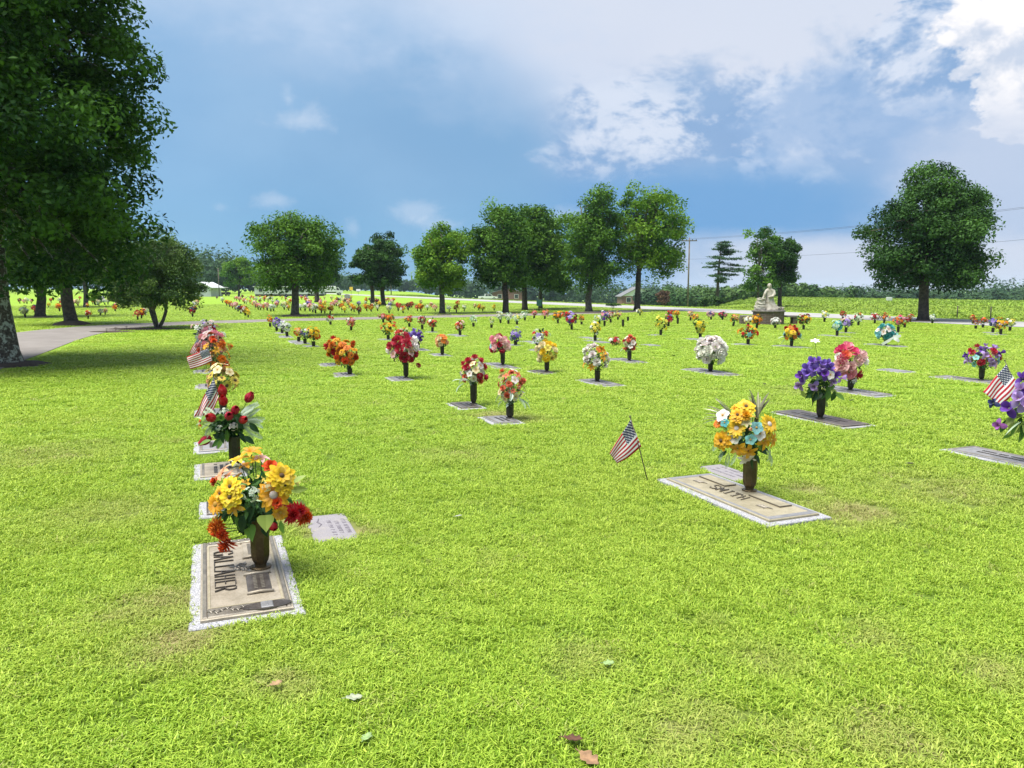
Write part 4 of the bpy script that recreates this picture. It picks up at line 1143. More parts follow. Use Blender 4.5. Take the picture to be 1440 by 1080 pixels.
for k in range(34): lv.append(('leaf', *z(485 + rq.gauss(0, 70), 765 + rq.gauss(0, 55)), 18, rq.uniform(-170, -10), rq.choice((G_DARK, G_DARK, G_MED, G_LITE)), rq.uniform(-.10, .0)))
listed_bouquet(bx, by, vp, .27, 'bouquet of red rosebuds with pale green fern fronds in the left row', fl, lv, 102, R=.2, fol=150, fsize=.075)
marker(L2W(vp, .0, -.12), .60, .42, 'small granite marker with bronze plate beneath the red rosebuds', G_LIGHT, B_TAN, lines=3, seed=5)
marker(on_ground(300, 629), .6, .36, 'narrow grey marker lying just beyond the red rosebuds', G_GREY, B_GREY, lines=2, seed=6)
marker(on_ground(312, 716), .42, .3, 'small light granite marker half hidden behind the zinnia and dahlia bouquet', G_LIGHT, B_DARK, lines=1, seed=7)

# SMITH: sunflowers with aqua and white
vp = L2W(SMI, -.045, .155, .036)
put_vase(vp, .265, .053, 'brown faceted bronze vase on the SMITH marker', dark=False)
bx, by = to_px(vp); z = crop(990, 550, 7.2)
fl = [('daisy', *z(330, 375), 11, 'yellow'), ('zinnia', *z(425, 160), 11, 'yellow'), ('zinnia', *z(345, 165), 9, 'gold', .05), ('zinnia', *z(340, 245), 10, 'gold'), ('daisy', *z(660, 335), 12, 'yellow'), ('lily', *z(600, 500), 11, 'gold'), ('lily', *z(685, 490), 11, 'gold'), ('zinnia', *z(640, 420), 8, 'yellow'), ('zinnia', *z(180, 500), 12, 'gold'),
      ('lily', *z(340, 580), 11, 'gold'), ('lily', *z(450, 605), 11, 'gold'), ('gerbera', *z(140, 330), 6, 'orange'), ('five', *z(530, 370), 8, 'aqua'), ('five', *z(470, 490), 7, 'aqua'), ('five', *z(210, 320), 6, 'teal'), ('five', *z(310, 470), 8, 'white'), ('five', *z(565, 430), 8, 'white'), ('star', *z(430, 680), 11, 'white'), ('five', *z(190, 245), 9, 'white'),
      ('carnation', *z(425, 250), 7, 'gold'), ('star', *z(430, 310), 7, 'cream'), ('five', *z(500, 260), 7, 'lemon', .05), ('bud', *z(470, 390), 4, 'peach')]
lv = [('frond', *z(200, 560), 20, -110, G_SAGE, -.06), ('frond', *z(250, 620), 20, -100, G_SAGE, -.1), ('frond', *z(170, 470), 22, -120, G_SAGE, .0), ('frond', *z(620, 580), 24, -62, G_SAGE, -.06), ('frond', *z(660, 560), 22, -80, G_SAGE, .0), ('frond', *z(330, 620), 18, -115, G_SAGE, -.12),
      ('leaf', *z(520, 640), 16, -60, G_DARK, -.1), ('leaf', *z(490, 680), 16, -100, G_DARK, -.08), ('leaf', *z(230, 600), 16, -140, G_MED, -.05), ('leaf', *z(560, 560), 16, -40, G_DARK, -.1), ('leaf', *z(420, 450), 16, 80, G_DARK, -.1), ('leaf', *z(380, 500), 16, 120, G_MED, -.1), ('leaf', *z(240, 400), 15, 130, G_LITE, -.1), ('leaf', *z(540, 500), 15, -60, G_LITE, -.12)]
for k in range(9): lv.append(('blade', *z(500 + 6 * k, 330), 40 + 3 * (k % 4), 78 + 3.2 * (k - 3), (.10, .10, .05) if k % 2 else (.25, .24, .14), .02))
for k in range(10): lv.append(('blade', *z(300 - 5 * k, 290), 34 + 2 * (k % 3), 104 + 7 * k, (.55, .55, .42) if k % 2 else (.2, .19, .11), .03))
listed_bouquet(bx, by, vp, .265, 'sunflower-yellow bouquet with aqua and white blossoms on the SMITH marker', fl, lv, 103, R=.23, fol=90, fsize=.055)

# blue irises
vp = on_ground(1153.5, 588, .022); PUR = Vector((3.665, 9.03, 0))
marker(PUR, 1.24, .50, 'long dark bronze marker under the blue iris bouquet', G_LIGHT, B_DARK, lines=2, seed=11)
put_vase(vp, .30, .052, 'tall black vase under the blue iris bouquet')
bx, by = to_px(vp); z = crop(1100, 470, 7.71)
fl = [('iris', *z(a, b_), r_, c_) for a, b_, r_, c_ in ((330, 305, 8, 'violet'), (440, 330, 7, 'violet'), (270, 375, 8, 'violet'), (350, 385, 8, 'violet'), (210, 450, 8, 'purple'), (280, 425, 8, 'violet'), (510, 370, 8, 'violet'), (455, 430, 8, 'purple'), (560, 445, 8, 'purple'), (430, 370, 6, 'lav'), (545, 510, 6, 'lav'), (640, 475, 7, 'lav'), (190, 552, 7, 'lav'), (345, 565, 7, 'lav'), (390, 290, 6, 'violet'), (490, 320, 6, 'violet'))]
fl += [('five', *z(520, 440), 6, 'white'), ('star', *z(355, 75), 6, 'white', .0)]
lv = [('leaf', *z(360, 500), 14, 35, G_PALE, -.12)]
for k in range(30): lv.append(('leaf', *z(430 + rq.gauss(0, 75), 610 + rq.gauss(0, 40)), 16, rq.uniform(-165, -15), rq.choice((G_LITE, G_MED, G_YEL, G_DARK, G_LITE)), rq.uniform(-.12, .08)))
listed_bouquet(bx, by, vp, .30, 'bouquet of blue and violet irises with one white flower on a tall stalk', fl, lv, 104, R=.23, fol=80, fc=Vector((0, 0, .52)))

# pink roses
vp = on_ground(1196, 548.5, .022)
marker(L2W(vp, .05, .02), 1.2, .48, 'grey bronze marker under the pink rose bouquet', G_LIGHT, B_GREY, lines=2, seed=12)
put_vase(vp, .25, .05, 'black vase under the pink rose bouquet')
bx, by = to_px(vp)
fl = [('rose', *z(a, b_), r_, c_) for a, b_, r_, c_ in ((610, 185, 5, 'hotpink'), (650, 165, 6, 'hotpink'), (705, 140, 7, 'pink'), (770, 190, 6.5, 'hotpink'), (690, 230, 6, 'coral'), (650, 270, 6.5, 'hotpink'), (845, 240, 8, 'ppink'), (815, 290, 7, 'ppink'), (880, 300, 7, 'white'), (640, 335, 9, 'ppink'), (645, 385, 7, 'pink'), (730, 410, 8, 'pink'), (815, 428, 7, 'crimson'), (572, 390, 6, 'hotpink'), (755, 490, 6, 'white'), (620, 250, 5, 'white'), (740, 350, 6, 'ppink'))]
listed_bouquet(bx, by, vp, .25, 'bouquet of bright and pale pink roses behind the blue irises', fl, [], 105, R=.22, fol=90, fcols=(G_DARK, G_MED, G_LITE))

# ---- bouquets arranged to their photographed outline and colours
def dome_bouquet(px, py, top, width, label, kinds, n, vase_f=.36, r_px=5.0, seed=0, green=(G_DARK, G_MED), vase_label=None, mk=None, mk_label=None, lift=0.0, fern=0, lx=0.0, shape=1.0, foot=None):
    """px, py: foot of the vase; top, width: outline of the flowers; kinds: (bloom, colour, weight)"""
    rnd = random.Random(seed * 7 + 3); z0 = .022 if mk else .004
    vp = on_ground(px, py, z0); s = px_size(vp + Vector((0, 0, .25)))
    H = (py - top) * s; vh = max(.10, H * vase_f)
    if mk:
        L_, Wd_, gr, pl, off = mk
        marker(L2W(vp, off[0], off[1]), L_, Wd_, mk_label, gr, pl, lines=2, seed=seed, frame=py > 500)
    put_vase(vp, round(vh, 2), .046, vase_label)
    root = empty('bouquet', vp); tag(root, label, 'bouquet', 'flower bouquets in vases')
    rx = width * s / 2; rz_ = (H - vh * .9) / 2; c = Vector((lx * s, 0, vh * .9 + rz_))
    fr = r_px * s; tips = []
    tot = sum(k[2] for k in kinds); bag = []
    for k in kinds: bag += [k] * max(1, round(n * k[2] / tot))
    rnd.shuffle(bag)
    for i, (kind, col, wgt) in enumerate(bag):
        t = (i + .5) / len(bag); zz = 1 - 1.75 * t; a = i * 2.39996 + seed
        q = math.sqrt(max(0, 1 - zz * zz)); d = Vector((q * math.cos(a), q * math.sin(a), zz))
        rr = rnd.uniform(.84, 1.06)
        p = c + Vector((d.x * (rx - fr * .5) * rr, d.y * (rx - fr * .5) * rr * .9, d.z * (rz_ - fr * .4) * rr))
        if p.z < vh * .95: p.z = vh * .95 + rnd.uniform(0, .03)
        face = (Vector((d.x, d.y, d.z * .8 + .3)) + Vector((rnd.gauss(0, .25), rnd.gauss(0, .25), rnd.gauss(0, .25)))).normalized()
        put_flower(root, kind, p, face, fr * rnd.uniform(.95, 1.4), K[col], rnd); tips.append(p)
    stems(root, vh, tips, rnd)
    foliage(root, c - Vector((0, 0, rz_ * .15)), (rx * .95, rx * .88, rz_ * .9), 150, max(.05, fr * .9), green, rnd, seed)
    foliage(root, (0, 0, vh + .03), (.07, .07, .05), 16, .07, green, rnd, seed)
    for k in range(fern):
        a = rnd.uniform(0, 2 * PI); put_leaf(root, 'frond', c + Vector((math.cos(a) * rx * .6, math.sin(a) * rx * .5, -rz_ * rnd.uniform(.2, .8))), (math.cos(a), math.sin(a), rnd.uniform(-.7, .3)), rx * .9, rnd.choice((G_SAGE, G_PALE)), rnd)
    return vp

SG = (.60, .38, G_LIGHT, B_GREY, (.02, -.12)); SD = (.60, .38, G_GREY, B_DARK, (.02, -.12)); CP_ = (1.22, .48, G_LIGHT, B_GREY, (.05, -.1)); CT = (1.22, .48, G_LIGHT, B_TAN2, (.0, -.1))
big = [
 # px, py, top, width, text, kinds, n, vase_f, r_px, marker, marker text, fern, lean
 (666, 568, 501, 38, 'crimson and white bouquet on a tall black vase left of the coral one', [('rose', 'crimson', 4), ('carnation', 'coral', 2), ('five', 'white', 4), ('five', 'cream', 2)], 30, .42, 4.6, SD, 4, 0, (G_MED, G_SAGE, G_PALE)),
 (717, 588, 515, 40, 'coral and cream bouquet with sage leaves in the middle of the lawn', [('lily', 'coral', 5), ('carnation', 'coral', 3), ('five', 'cream', 5), ('five', 'white', 2)], 34, .27, 4.8, SG, 8, 2, (G_SAGE, G_PALE, G_MED)),
 (571, 531, 470, 44, 'crimson and white rose bouquet with one flower hanging out to the right', [('rose', 'crimson', 7), ('rose', 'white', 3), ('five', 'ppink', 2)], 24, .33, 6, SG, 0, -4, (G_DARK, G_MED)),
 (707, 513, 472, 30, 'pink and rose-red bouquet leaning left on a black vase', [('rose', 'pink', 4), ('rose', 'ppink', 3), ('rose', 'crimson', 3), ('five', 'aqua', 1)], 18, .42, 4.4, CP_, 0, -4, (G_DARK, G_TEAL)),
 (769, 522, 480, 30, 'yellow and cream bouquet near the centre of the lawn', [('five', 'lemon', 4), ('rose', 'yellow', 3), ('rose', 'cream', 4)], 22, .32, 4.4, (.62, .4, G_GREY, B_DARK, (0, -.1)), 0, 0, (G_MED, G_LITE)),
 (840, 536, 484, 40, 'white bouquet with golden-yellow daffodils at its sides', [('carnation', 'white', 6), ('star', 'white', 3), ('lily', 'gold', 4), ('five', 'orange', 1)], 22, .30, 5.4, (1.0, .42, G_LIGHT, B_GREY, (.1, .0)), 0, -2, (G_DARK, G_MED, G_LITE)),
 (885, 507, 471, 19, 'slim dusty-rose and white bouquet with a dry sprig', [('carnation', 'coral', 4), ('rose', 'crimson', 2), ('five', 'white', 4)], 18, .36, 3.6, (1.1, .45, G_LIGHT, B_GREY, (-.1, .0)), 2, 0, (G_MED, G_PALE)),
 (999, 522, 474, 42, 'round all-white rose bouquet at right of centre', [('rose', 'white', 10), ('carnation', 'white', 5)], 30, .22, 5.6, (1.25, .48, G_LIGHT, B_GREY, (.0, .0)), 0, 0, (G_MED, G_LITE)),
 (1380, 534, 485, 50, 'wide purple and red bouquet with aqua leaves near the right edge', [('rose', 'crimson', 6), ('iris', 'lav', 6), ('iris', 'purple', 4), ('five', 'ppink', 3), ('five', 'aqua', 2)], 32, .34, 4.6, (1.1, .45, G_LIGHT, B_GREY, (-.2, -.1)), 0, 0, (G_DARK, G_TEAL, G_MED)),
 (492, 526, 478, 34, 'orange and red-orange bouquet in front of its twin in the second row', [('dahlia', 'redorange', 5), ('zinnia', 'orange', 4), ('zinnia', 'gold', 3)], 22, .16, 5, (.62, .4, G_GREY, B_GREY, (-.05, -.1)), 0, -4, (G_DARK, G_MED)),
 (474, 512, 474, 26, 'rust and gold bouquet half behind the red-orange one', [('dahlia', 'orange', 4), ('zinnia', 'gold', 3), ('rose', 'red', 2)], 18, .2, 4.6, (.6, .38, G_GREY, B_GREY, (-.05, -.15)), 0, -2, (G_DARK, G_MED)),
 (588, 491, 464, 20, 'spiky purple bouquet beside the crimson and white roses', [('iris', 'purple', 6), ('iris', 'violet', 4)], 16, .34, 4, (.8, .4, G_LIGHT, B_GREY, (.1, .05)), 0, -3, (G_DARK, G_MED)),
 (622, 499, 470, 17, 'peach bouquet on a dark green base, alone on its marker', [('rose', 'peach', 5), ('five', 'orange', 3), ('rose', 'cream', 2)], 16, .40, 3.4, (.8, .4, G_GREY, B_GREY, (-.1, .0)), 0, 0, (G_DARK, G_TEAL)),
 (1113, 487, 457, 24, 'mixed orange, yellow and aqua bouquet with pale plumes by the statue', [('gerbera', 'orange', 4), ('zinnia', 'yellow', 3), ('dahlia', 'red', 3), ('five', 'aqua', 3)], 22, .28, 3.6, (1.1, .46, G_LIGHT, B_GREY, (0, 0)), 5, 0, (G_TEAL, G_DARK)),
 (1245, 485, 455, 27, 'teal and white bouquet with a white ribbon bow', [('rose', 'teal', 5), ('rose', 'aqua', 5), ('five', 'white', 4)], 26, .12, 3.8, (1.2, .46, G_LIGHT, B_GREY, (0, 0)), 0, 0, (G_TEAL, G_DARK)),
 (314, 577, 508, 50, 'pale yellow sunflower bouquet with dark eyes in the left row', [('sunflower', 'lemon', 8), ('gerbera', 'peach', 2), ('five', 'cream', 3)], 24, .34, 6.2, (.6, .38, G_GREY, B_GREY, (.05, -.15)), 0, 0, (G_DARK, G_MED, G_LITE)),
 (306, 541, 474, 44, 'golden and orange lily bouquet in the left row behind the yellow sunflowers', [('lily', 'gold', 5), ('dahlia', 'orange', 4), ('lily', 'peach', 3), ('carnation', 'redorange', 2)], 24, .32, 5.4, (.6, .38, G_GREY, B_GREY, (.05, -.15)), 0, 0, (G_DARK, G_MED)),
 (299, 521, 464, 40, 'pink bouquet in the left row behind the orange lilies', [('rose', 'pink', 4), ('five', 'ppink', 3), ('carnation', 'coral', 2), ('five', 'white', 2)], 22, .3, 4.6, (.6, .38, G_GREY, B_GREY, (.05, -.15)), 0, -1, (G_DARK, G_MED)),
]
for i, (px, py, top, wd, text, kinds, n, vf, rp, mk, fern, lean, gr) in enumerate(big):
    vp = dome_bouquet(px, py, top, wd, text, kinds, n, vf, rp, 200 + i, gr, 'black vase under the ' + ' '.join(text.split()[:12]), mk, 'flat marker under the ' + ' '.join(text.split()[:12]), fern=fern, lx=lean)
    if text.startswith('crimson and white rose'):
        q = at_depth(588, 514, vp.y) - vp; put_flower([o for o in COL.objects if o.name.startswith('bouquet') and o.type == 'EMPTY'][-1], 'rose', q, (.5, -.5, .4), .045, K['crimson'], random.Random(1))
    if 'ribbon' in text:
        rb = MB(); s = px_size(vp)
        for (x0, z0_, x1, z1, w_) in ((-13, 2, 2, 12, 4), (2, 12, 12, 14, 5), (2, 12, 10, 6, 5)):
            a, b_ = Vector((x0 * s, -.33, z0_ * s)), Vector((x1 * s, -.33 - .02, z1 * s)); d = (b_ - a).normalized(); nn = Vector((-d.z, 0, d.x)) * w_ * s / 2; mid = (a + b_) / 2 - Vector((0, .03, 0))
            rb.add([a - nn, mid - nn, mid + nn, a + nn, b_ - nn * .6, b_ + nn * .6], [(0, 1, 2, 3), (1, 4, 5, 2)], 0, True)
        rb.build('ribbon_bow', simple('ribbon', (.75, .74, .72), (.68, .68, .68), 10, .5), [o for o in COL.objects if o.name.startswith('bouquet') and o.type == 'EMPTY'][-1])

# purple bouquet at the right edge, its vase just outside the picture
vp = on_ground(1462, 648, .022)
marker(L2W(vp, -.12, -.12), 1.22, .46, 'long grey bronze marker cut by the right edge of the picture', G_GREY, B_GREY, lines=2, seed=30)
put_vase(vp, .28, .052, 'black vase of the purple bouquet at the right edge')
bx, by = to_px(vp); z = crop(1330, 470, 5.68)
fl = [('iris', *z(a, b_), r_, c_) for a, b_, r_, c_ in ((505, 590, 11, 'purple'), (580, 515, 10, 'lav'), (425, 725, 8, (.45, .16, .60)), (615, 350, 9, 'purple'), (600, 440, 9, 'lav'), (380, 550, 7, 'navy'), (650, 560, 11, 'lav'), (680, 430, 11, 'purple'), (740, 520, 11, 'lav'), (800, 600, 10, 'purple'), (720, 640, 9, 'lav'), (860, 520, 10, 'purple'))]
lv = [('leaf', *z(600 + rq.gauss(0, 60), 690 + rq.gauss(0, 40)), 20, rq.uniform(-170, -60), rq.choice((G_LITE, G_MED, G_YEL)), rq.uniform(-.12, .05)) for k in range(22)] + [('blade', *z(600, 700), 26, 200, G_PALE, -.1)]
listed_bouquet(bx, by, vp, .28, 'purple iris bouquet cut by the right edge beside a small flag', fl, lv, 106, R=.26, fol=80, fc=Vector((0, 0, .45)))

# ------------------------------------------------------------------ smaller arrangements: vase, blossoms and foliage each one mesh
def rosette(mb, p, d, r, col, rnd, layers=2):
    q = aim(d, rnd.uniform(0, 6)); p = Vector(p)
    for l in range(layers):
        n = 6; rr = r * (1 - .42 * l); h = r * (.12 + .28 * l)
        for k in range(n):
            a = 2 * PI * (k + .5 * l) / n; a1, a2 = a - .42, a + .42; j = rnd.uniform(.8, 1.12) * (1 - .12 * l)
            v_ = [Vector((0, 0, h * .3)), Vector((math.cos(a1) * rr * .62, math.sin(a1) * rr * .62, h * .9)), Vector((math.cos(a) * rr, math.sin(a) * rr, h * .7 - .1 * r)), Vector((math.cos(a2) * rr * .62, math.sin(a2) * rr * .62, h * .9))]
            mb.add([p + q @ x for x in v_], [(0, 1, 2, 3)], 0, False, None, tuple(min(1, c_ * j) for c_ in col))

def arrangement_parts(H, wd, cols, seed, n=22, green=(G_DARK, G_MED), vf=.36, rf=.175):
    rnd = random.Random(seed); vh = H * vf
    bl, fo = MB(), MB()
    rx = wd / 2; rz_ = (H - vh * .9) / 2; c = Vector((0, 0, vh * .9 + rz_))
    off = Vector((rnd.gauss(0, .10) * wd, rnd.gauss(0, .08) * wd, rnd.gauss(0, .05) * H))
    for i in range(n):
        t = (i + .5) / n; zz = 1 - 1.8 * t; a = i * 2.39996 + seed; q = math.sqrt(max(0, 1 - zz * zz)); d = Vector((q * math.cos(a), q * math.sin(a), zz))
        p = c + Vector((d.x * rx * .86, d.y * rx * .86, d.z * rz_ * .88)) * rnd.uniform(.62, 1.16) + off * (1 if i % 3 else -.6)
        rosette(bl, p, d + Vector((0, 0, .3)), wd * rf * rnd.uniform(.75, 1.25), K[rnd.choice(cols)], rnd)
    for i in range(int(n * 2.6)):
        d = Vector((rnd.gauss(0, 1), rnd.gauss(0, 1), rnd.gauss(-.4, .8))).normalized(); p = c + Vector((d.x * rx, d.y * rx, d.z * rz_)) * rnd.uniform(.5, .98)
        x = (d + Vector((rnd.gauss(0, .5), rnd.gauss(0, .5), rnd.gauss(0, .5)))).normalized(); y = x.orthogonal().normalized(); y = (y + x.cross(y) * rnd.gauss(0, 1)).normalized(); s = wd * .26 * rnd.uniform(.7, 1.3); col = rnd.choice(green)
        fo.add([p - x * s * .5, p + y * s * .22, p + x * s * .5, p - y * s * .22], [(0, 1, 2, 3)], 0, False, None, tuple(k * rnd.uniform(.8, 1.2) for k in col))
    return bl, fo, vh

mid = [  # foot x, y, top, width, colours, words
 (494, 465, 446, 14, 'pink coral red white', 'pink and coral'), (549, 456, 441, 13, 'orange redorange', 'orange'), (539, 454, 439, 12, 'crimson pink dred', 'crimson and pink'), (546, 478, 453, 18, 'gold yellow red orange', 'gold and red'),
 (576, 460, 443, 12, 'redorange orange red', 'red-orange'), (594, 464, 442, 13, 'red white dred pink', 'red, white and pink'), (608, 467, 447, 14, 'red coral white', 'red and coral'), (647, 472, 449, 15, 'ppink coral redorange red', 'pink and rust'),
 (666, 460, 442, 10, 'white mint mint', 'white and sage'), (691, 462, 445, 8, 'white cream', 'thin cream'), (704, 455, 437, 13, 'white mint cream', 'white and pale green'), (715, 456, 439, 11, 'white white mint', 'white'), (727, 457, 441, 11, 'white mint lemon', 'white and lemon'),
 (738, 451, 436, 10, 'white mint', 'bright white'), (751, 448, 437, 10, 'coral red pink', 'dusty red'), (766, 449, 436, 12, 'pink coral ppink', 'soft pink'), (785, 455, 438, 14, 'orange gold redorange', 'orange and gold'), (797, 450, 438, 12, 'red redorange', 'plain red'),
 (804, 464, 437, 18, 'purple crimson dred lav crimson', 'tall purple and crimson'), (818, 457, 442, 9, 'red orange', 'small red'), (566, 483, 460, 22, 'white peach red cream', 'white and peach'), (725, 486, 461, 18, 'purple lav violet', 'purple'), (756, 492, 461, 24, 'lav white red gold mint', 'silver, red and gold'),
 (837, 480, 449, 18, 'yellow lemon lemon white', 'lemon yellow'), (843, 456, 444, 12, 'white lemon mint', 'pale lemon'), (850, 459, 437, 14, 'lav pink purple white', 'lilac and pink'), (859, 454, 437, 12, 'pink dred ppink crimson', 'deep pink'), (869, 450, 437, 10, 'cream peach lemon', 'cream and peach'),
 (929, 472, 442, 19, 'yellow lemon lemon lime', 'bright yellow'), (940, 459, 441, 14, 'purple crimson pink dred', 'plum and pink'), (942, 447, 436, 10, 'red coral', 'small coral red'), (952, 448, 437, 10, 'orange gold', 'small orange'), (900, 444, 436, 11, 'lemon white', 'small lemon and white'),
 (971, 451, 436, 9, 'ppink peach', 'small peach'), (977, 454, 441, 11, 'coral peach orange', 'coral and orange'), (985, 478, 445, 20, 'yellow lemon lime yellow', 'tall clear yellow'), (1031, 459, 441, 13, 'orange gold peach', 'apricot'), (1000, 450, 437, 13, 'pink purple ppink', 'mauve and pink'), (1016, 450, 438, 14, 'crimson purple pink', 'wine and pink'),
 (1052, 485, 456, 23, 'red gold orange aqua red', 'red, gold and aqua'), (1064, 462, 441, 16, 'orange gold', 'bright orange'), (1052, 459, 447, 14, 'cream peach white', 'cream'), (1090, 462, 447, 15, 'white ppink white', 'low white'), (1130, 464, 440, 19, 'yellow dred red gold dred', 'yellow and dark red'),
 (1159, 453, 437, 12, 'white mint lemon', 'white and green'), (1177, 473, 449, 16, 'aqua teal aqua mint', 'aqua blue'), (1189, 468, 445, 17, 'white ppink lav', 'white and blush'), (1185, 449, 439, 10, 'red crimson', 'little crimson'), (1207, 458, 440, 14, 'white mint red', 'white with red'), (1230, 455, 440, 13, 'crimson coral white', 'crimson and cream'), (1243, 455, 440, 12, 'red orange white', 'red and white'),
 (1263, 468, 442, 15, 'hotpink pink orange lime', 'hot pink and orange'), (1272, 461, 446, 11, 'red dred', 'scarlet'), (1280, 453, 440, 9, 'coral white red', 'coral and white'), (1311, 455, 444, 9, 'white lav mint', 'tiny white'),
 (1368, 455, 443, 9, 'yellow peach red', 'yellow and peach'), (1372, 463, 451, 9, 'orange dred gold', 'tawny orange'), (1382, 461, 446, 12, 'redorange orange pink', 'coral orange'), (1396, 468, 446, 14, 'purple violet lav navy', 'dark purple'), (1407, 471, 446, 16, 'orange gold yellow', 'orange and yellow'), (1420, 466, 447, 13, 'lemon white lime', 'lemon and white'),
 (380, 460, 443, 10, 'orange gold redorange', 'orange and rust'), (389, 466, 446, 14, 'purple lav violet', 'violet'), (397, 469, 450, 12, 'white mint lav', 'white and silver'), (404, 474, 452, 15, 'white white mint', 'white with dark leaves'), (420, 481, 459, 14, 'peach orange ppink', 'peach and orange'), (429, 484, 461, 14, 'navy blue white', 'navy blue'), (441, 488, 459, 20, 'gold orange yellow redorange', 'gold and orange'),
 (465, 457, 443, 12, 'red white dred', 'red with white'),
 (297, 505, 458, 34, 'pink crimson white ppink', 'pink and crimson'), (293, 494, 454, 30, 'white crimson pink', 'white and crimson'), (290, 485, 452, 26, 'white lav ppink', 'white and lilac'), (288, 478, 450, 24, 'ppink white lav', 'pale pink'),
]
GROUND_REF = [(222, 'the twiggy olive tree'), (415, 'the stout fluted tree'), (532, 'the close pair of dark trees'), (622, 'the light green round tree'), (725, 'the tall centre trees'), (830, 'the yellow-topped tall tree'), (896, 'the brick house'), (1010, 'the layered pine'), (1082, 'the statue'), (1298, 'the lone round tree'), (1410, 'the right edge')]
vase_small = {}
for i, (px, py, top, wd, cols, words_) in enumerate(mid):
    p = on_ground(px, py, .004); s = px_size(p); H = max(.42, (py - top) * s); w_ = wd * s * 1.0
    gr = (G_DARK, G_MED) if 'mint' not in cols else (G_MED, G_SAGE, G_DARK)
    if 'dark leaves' in words_ or 'navy' in words_: gr = (G_DARK, G_DARK, (.02, .03, .03))
    bl, fo, vh = arrangement_parts(H, w_, cols.split(), 300 + i, 24 if wd > 12 else 18, gr, vf=.34 if wd < 18 else .28)
    root = empty('vase_of_flowers', p); tr = random.Random(i + 900); root.rotation_euler = (tr.gauss(0, .05), tr.gauss(0, .06), tr.uniform(-.6, .6))
    ref = min(GROUND_REF, key=lambda g: abs(g[0] - px))[1]
    where = 'in left row behind the pink bouquet' if px < 300 else ('in second row near the driveway' if px < 445 else 'before ' + ref)
    tag(root, words_ + ' flowers in vase ' + where, 'vase of flowers', 'vases of flowers across the lawn')
    key = round(vh, 2)
    if key not in vase_small: vase_small[key] = vase_mesh(key, .048, B_VASE2)
    mesh_obj('vase', vase_small[key], root); bl.build('blossoms', BLOSSOM, root); tag(fo.build('foliage', BLOSSOM, root), kind='stuff')
    if py > 466 and px > 300:
        marker(L2W(p, random.Random(i).uniform(-.2, .2), -.05), random.Random(i).choice((.6, 1.15)), .42, 'marker under the ' + words_ + ' flowers ' + where, G_LIGHT, B_GREY, lines=0, frame=False, height=.012)
# markers with nothing on them, and bare vases
for (px, py, L_, Wd_, lab) in ((1258, 522, .62, .4, 'bare flat marker on the open lawn right of the pink roses'), (915, 486, .6, .4, 'bare flat marker in mid lawn right of the fallen flowers'), (296, 476.5, .5, .3, 'pale marker at the far end of the left row'), (305, 484, .5, .3, 'pale marker near the far end of the left row'), (748, 482, 1.1, .4, 'pale flat marker right of the purple flowers'), (830, 476, 1.1, .4, 'pale flat marker left of the lemon yellow flowers')):
    marker(on_ground(px, py), L_, Wd_, lab, G_LIGHT, B_GREY, lines=0, frame=False, height=.012)
for (px, py, h, lab) in ((876, 460, .3, 'empty black vase standing alone left of the bright yellow flowers'), (953, 456, .28, 'empty black vase right of the plum and pink flowers'), (883, 452, .22, 'short empty black vase far behind the bare marker')):
    put_vase(on_ground(px, py, .004), h, .05, lab)
# red and white flowers lying on the turf
p = on_ground(864, 486, .0); root = empty('fallen_bouquet', p); tag(root, 'red and white bunch lying on the grass left of the dusty-rose bouquet', 'bouquet')
bl, fo, vh = arrangement_parts(.24, .34, ['red', 'white', 'crimson', 'peach'], 888, 22, vf=.06); bl.build('blossoms', BLOSSOM, root); tag(fo.build('foliage', BLOSSOM, root), kind='stuff')

# ------------------------------------------------------------------ far arrangements, a few pixels each: one mesh per vase of flowers
PAL = [('orange', 'orange gold redorange', 'orange'), ('pink', 'pink ppink coral', 'pink'), ('white', 'white mint cream', 'white'), ('red', 'red crimson coral', 'red'), ('yellow', 'yellow lemon gold', 'yellow'), ('purple', 'purple lav violet', 'purple'),
       ('mixed', 'red white gold', 'red-white-gold'), ('peach', 'peach ppink cream', 'peach'), ('dark', 'dred navy crimson', 'dark red')]
far_mesh = {}
def far_vase(pal, k):
    if (pal, k) not in far_mesh:
        cols = [q for q in PAL if q[0] == pal][0][1].split()
        rnd = random.Random(k * 31 + hash(pal) % 1 + len(pal)); H = .56; wd = .40
        bl, fo, vh = arrangement_parts(H, wd, cols, 500 + k * 17 + len(pal), 15, vf=.36, rf=.24)
        mb = MB()
        for src in (bl, fo):
            for f, c_ in zip(src.f, src.c): mb.add([src.v[j] for j in f], [(0, 1, 2, 3)], 0, False, None, c_)
        mb.lathe([(.05, 0), (.03, .02), (.048, .07), (.052, vh), (.02, vh)], 7, 1, False)
        far_mesh[(pal, k)] = mb.mesh('vase_of_flowers', [BLOSSOM, B_VASE2])
    return far_mesh[(pal, k)]
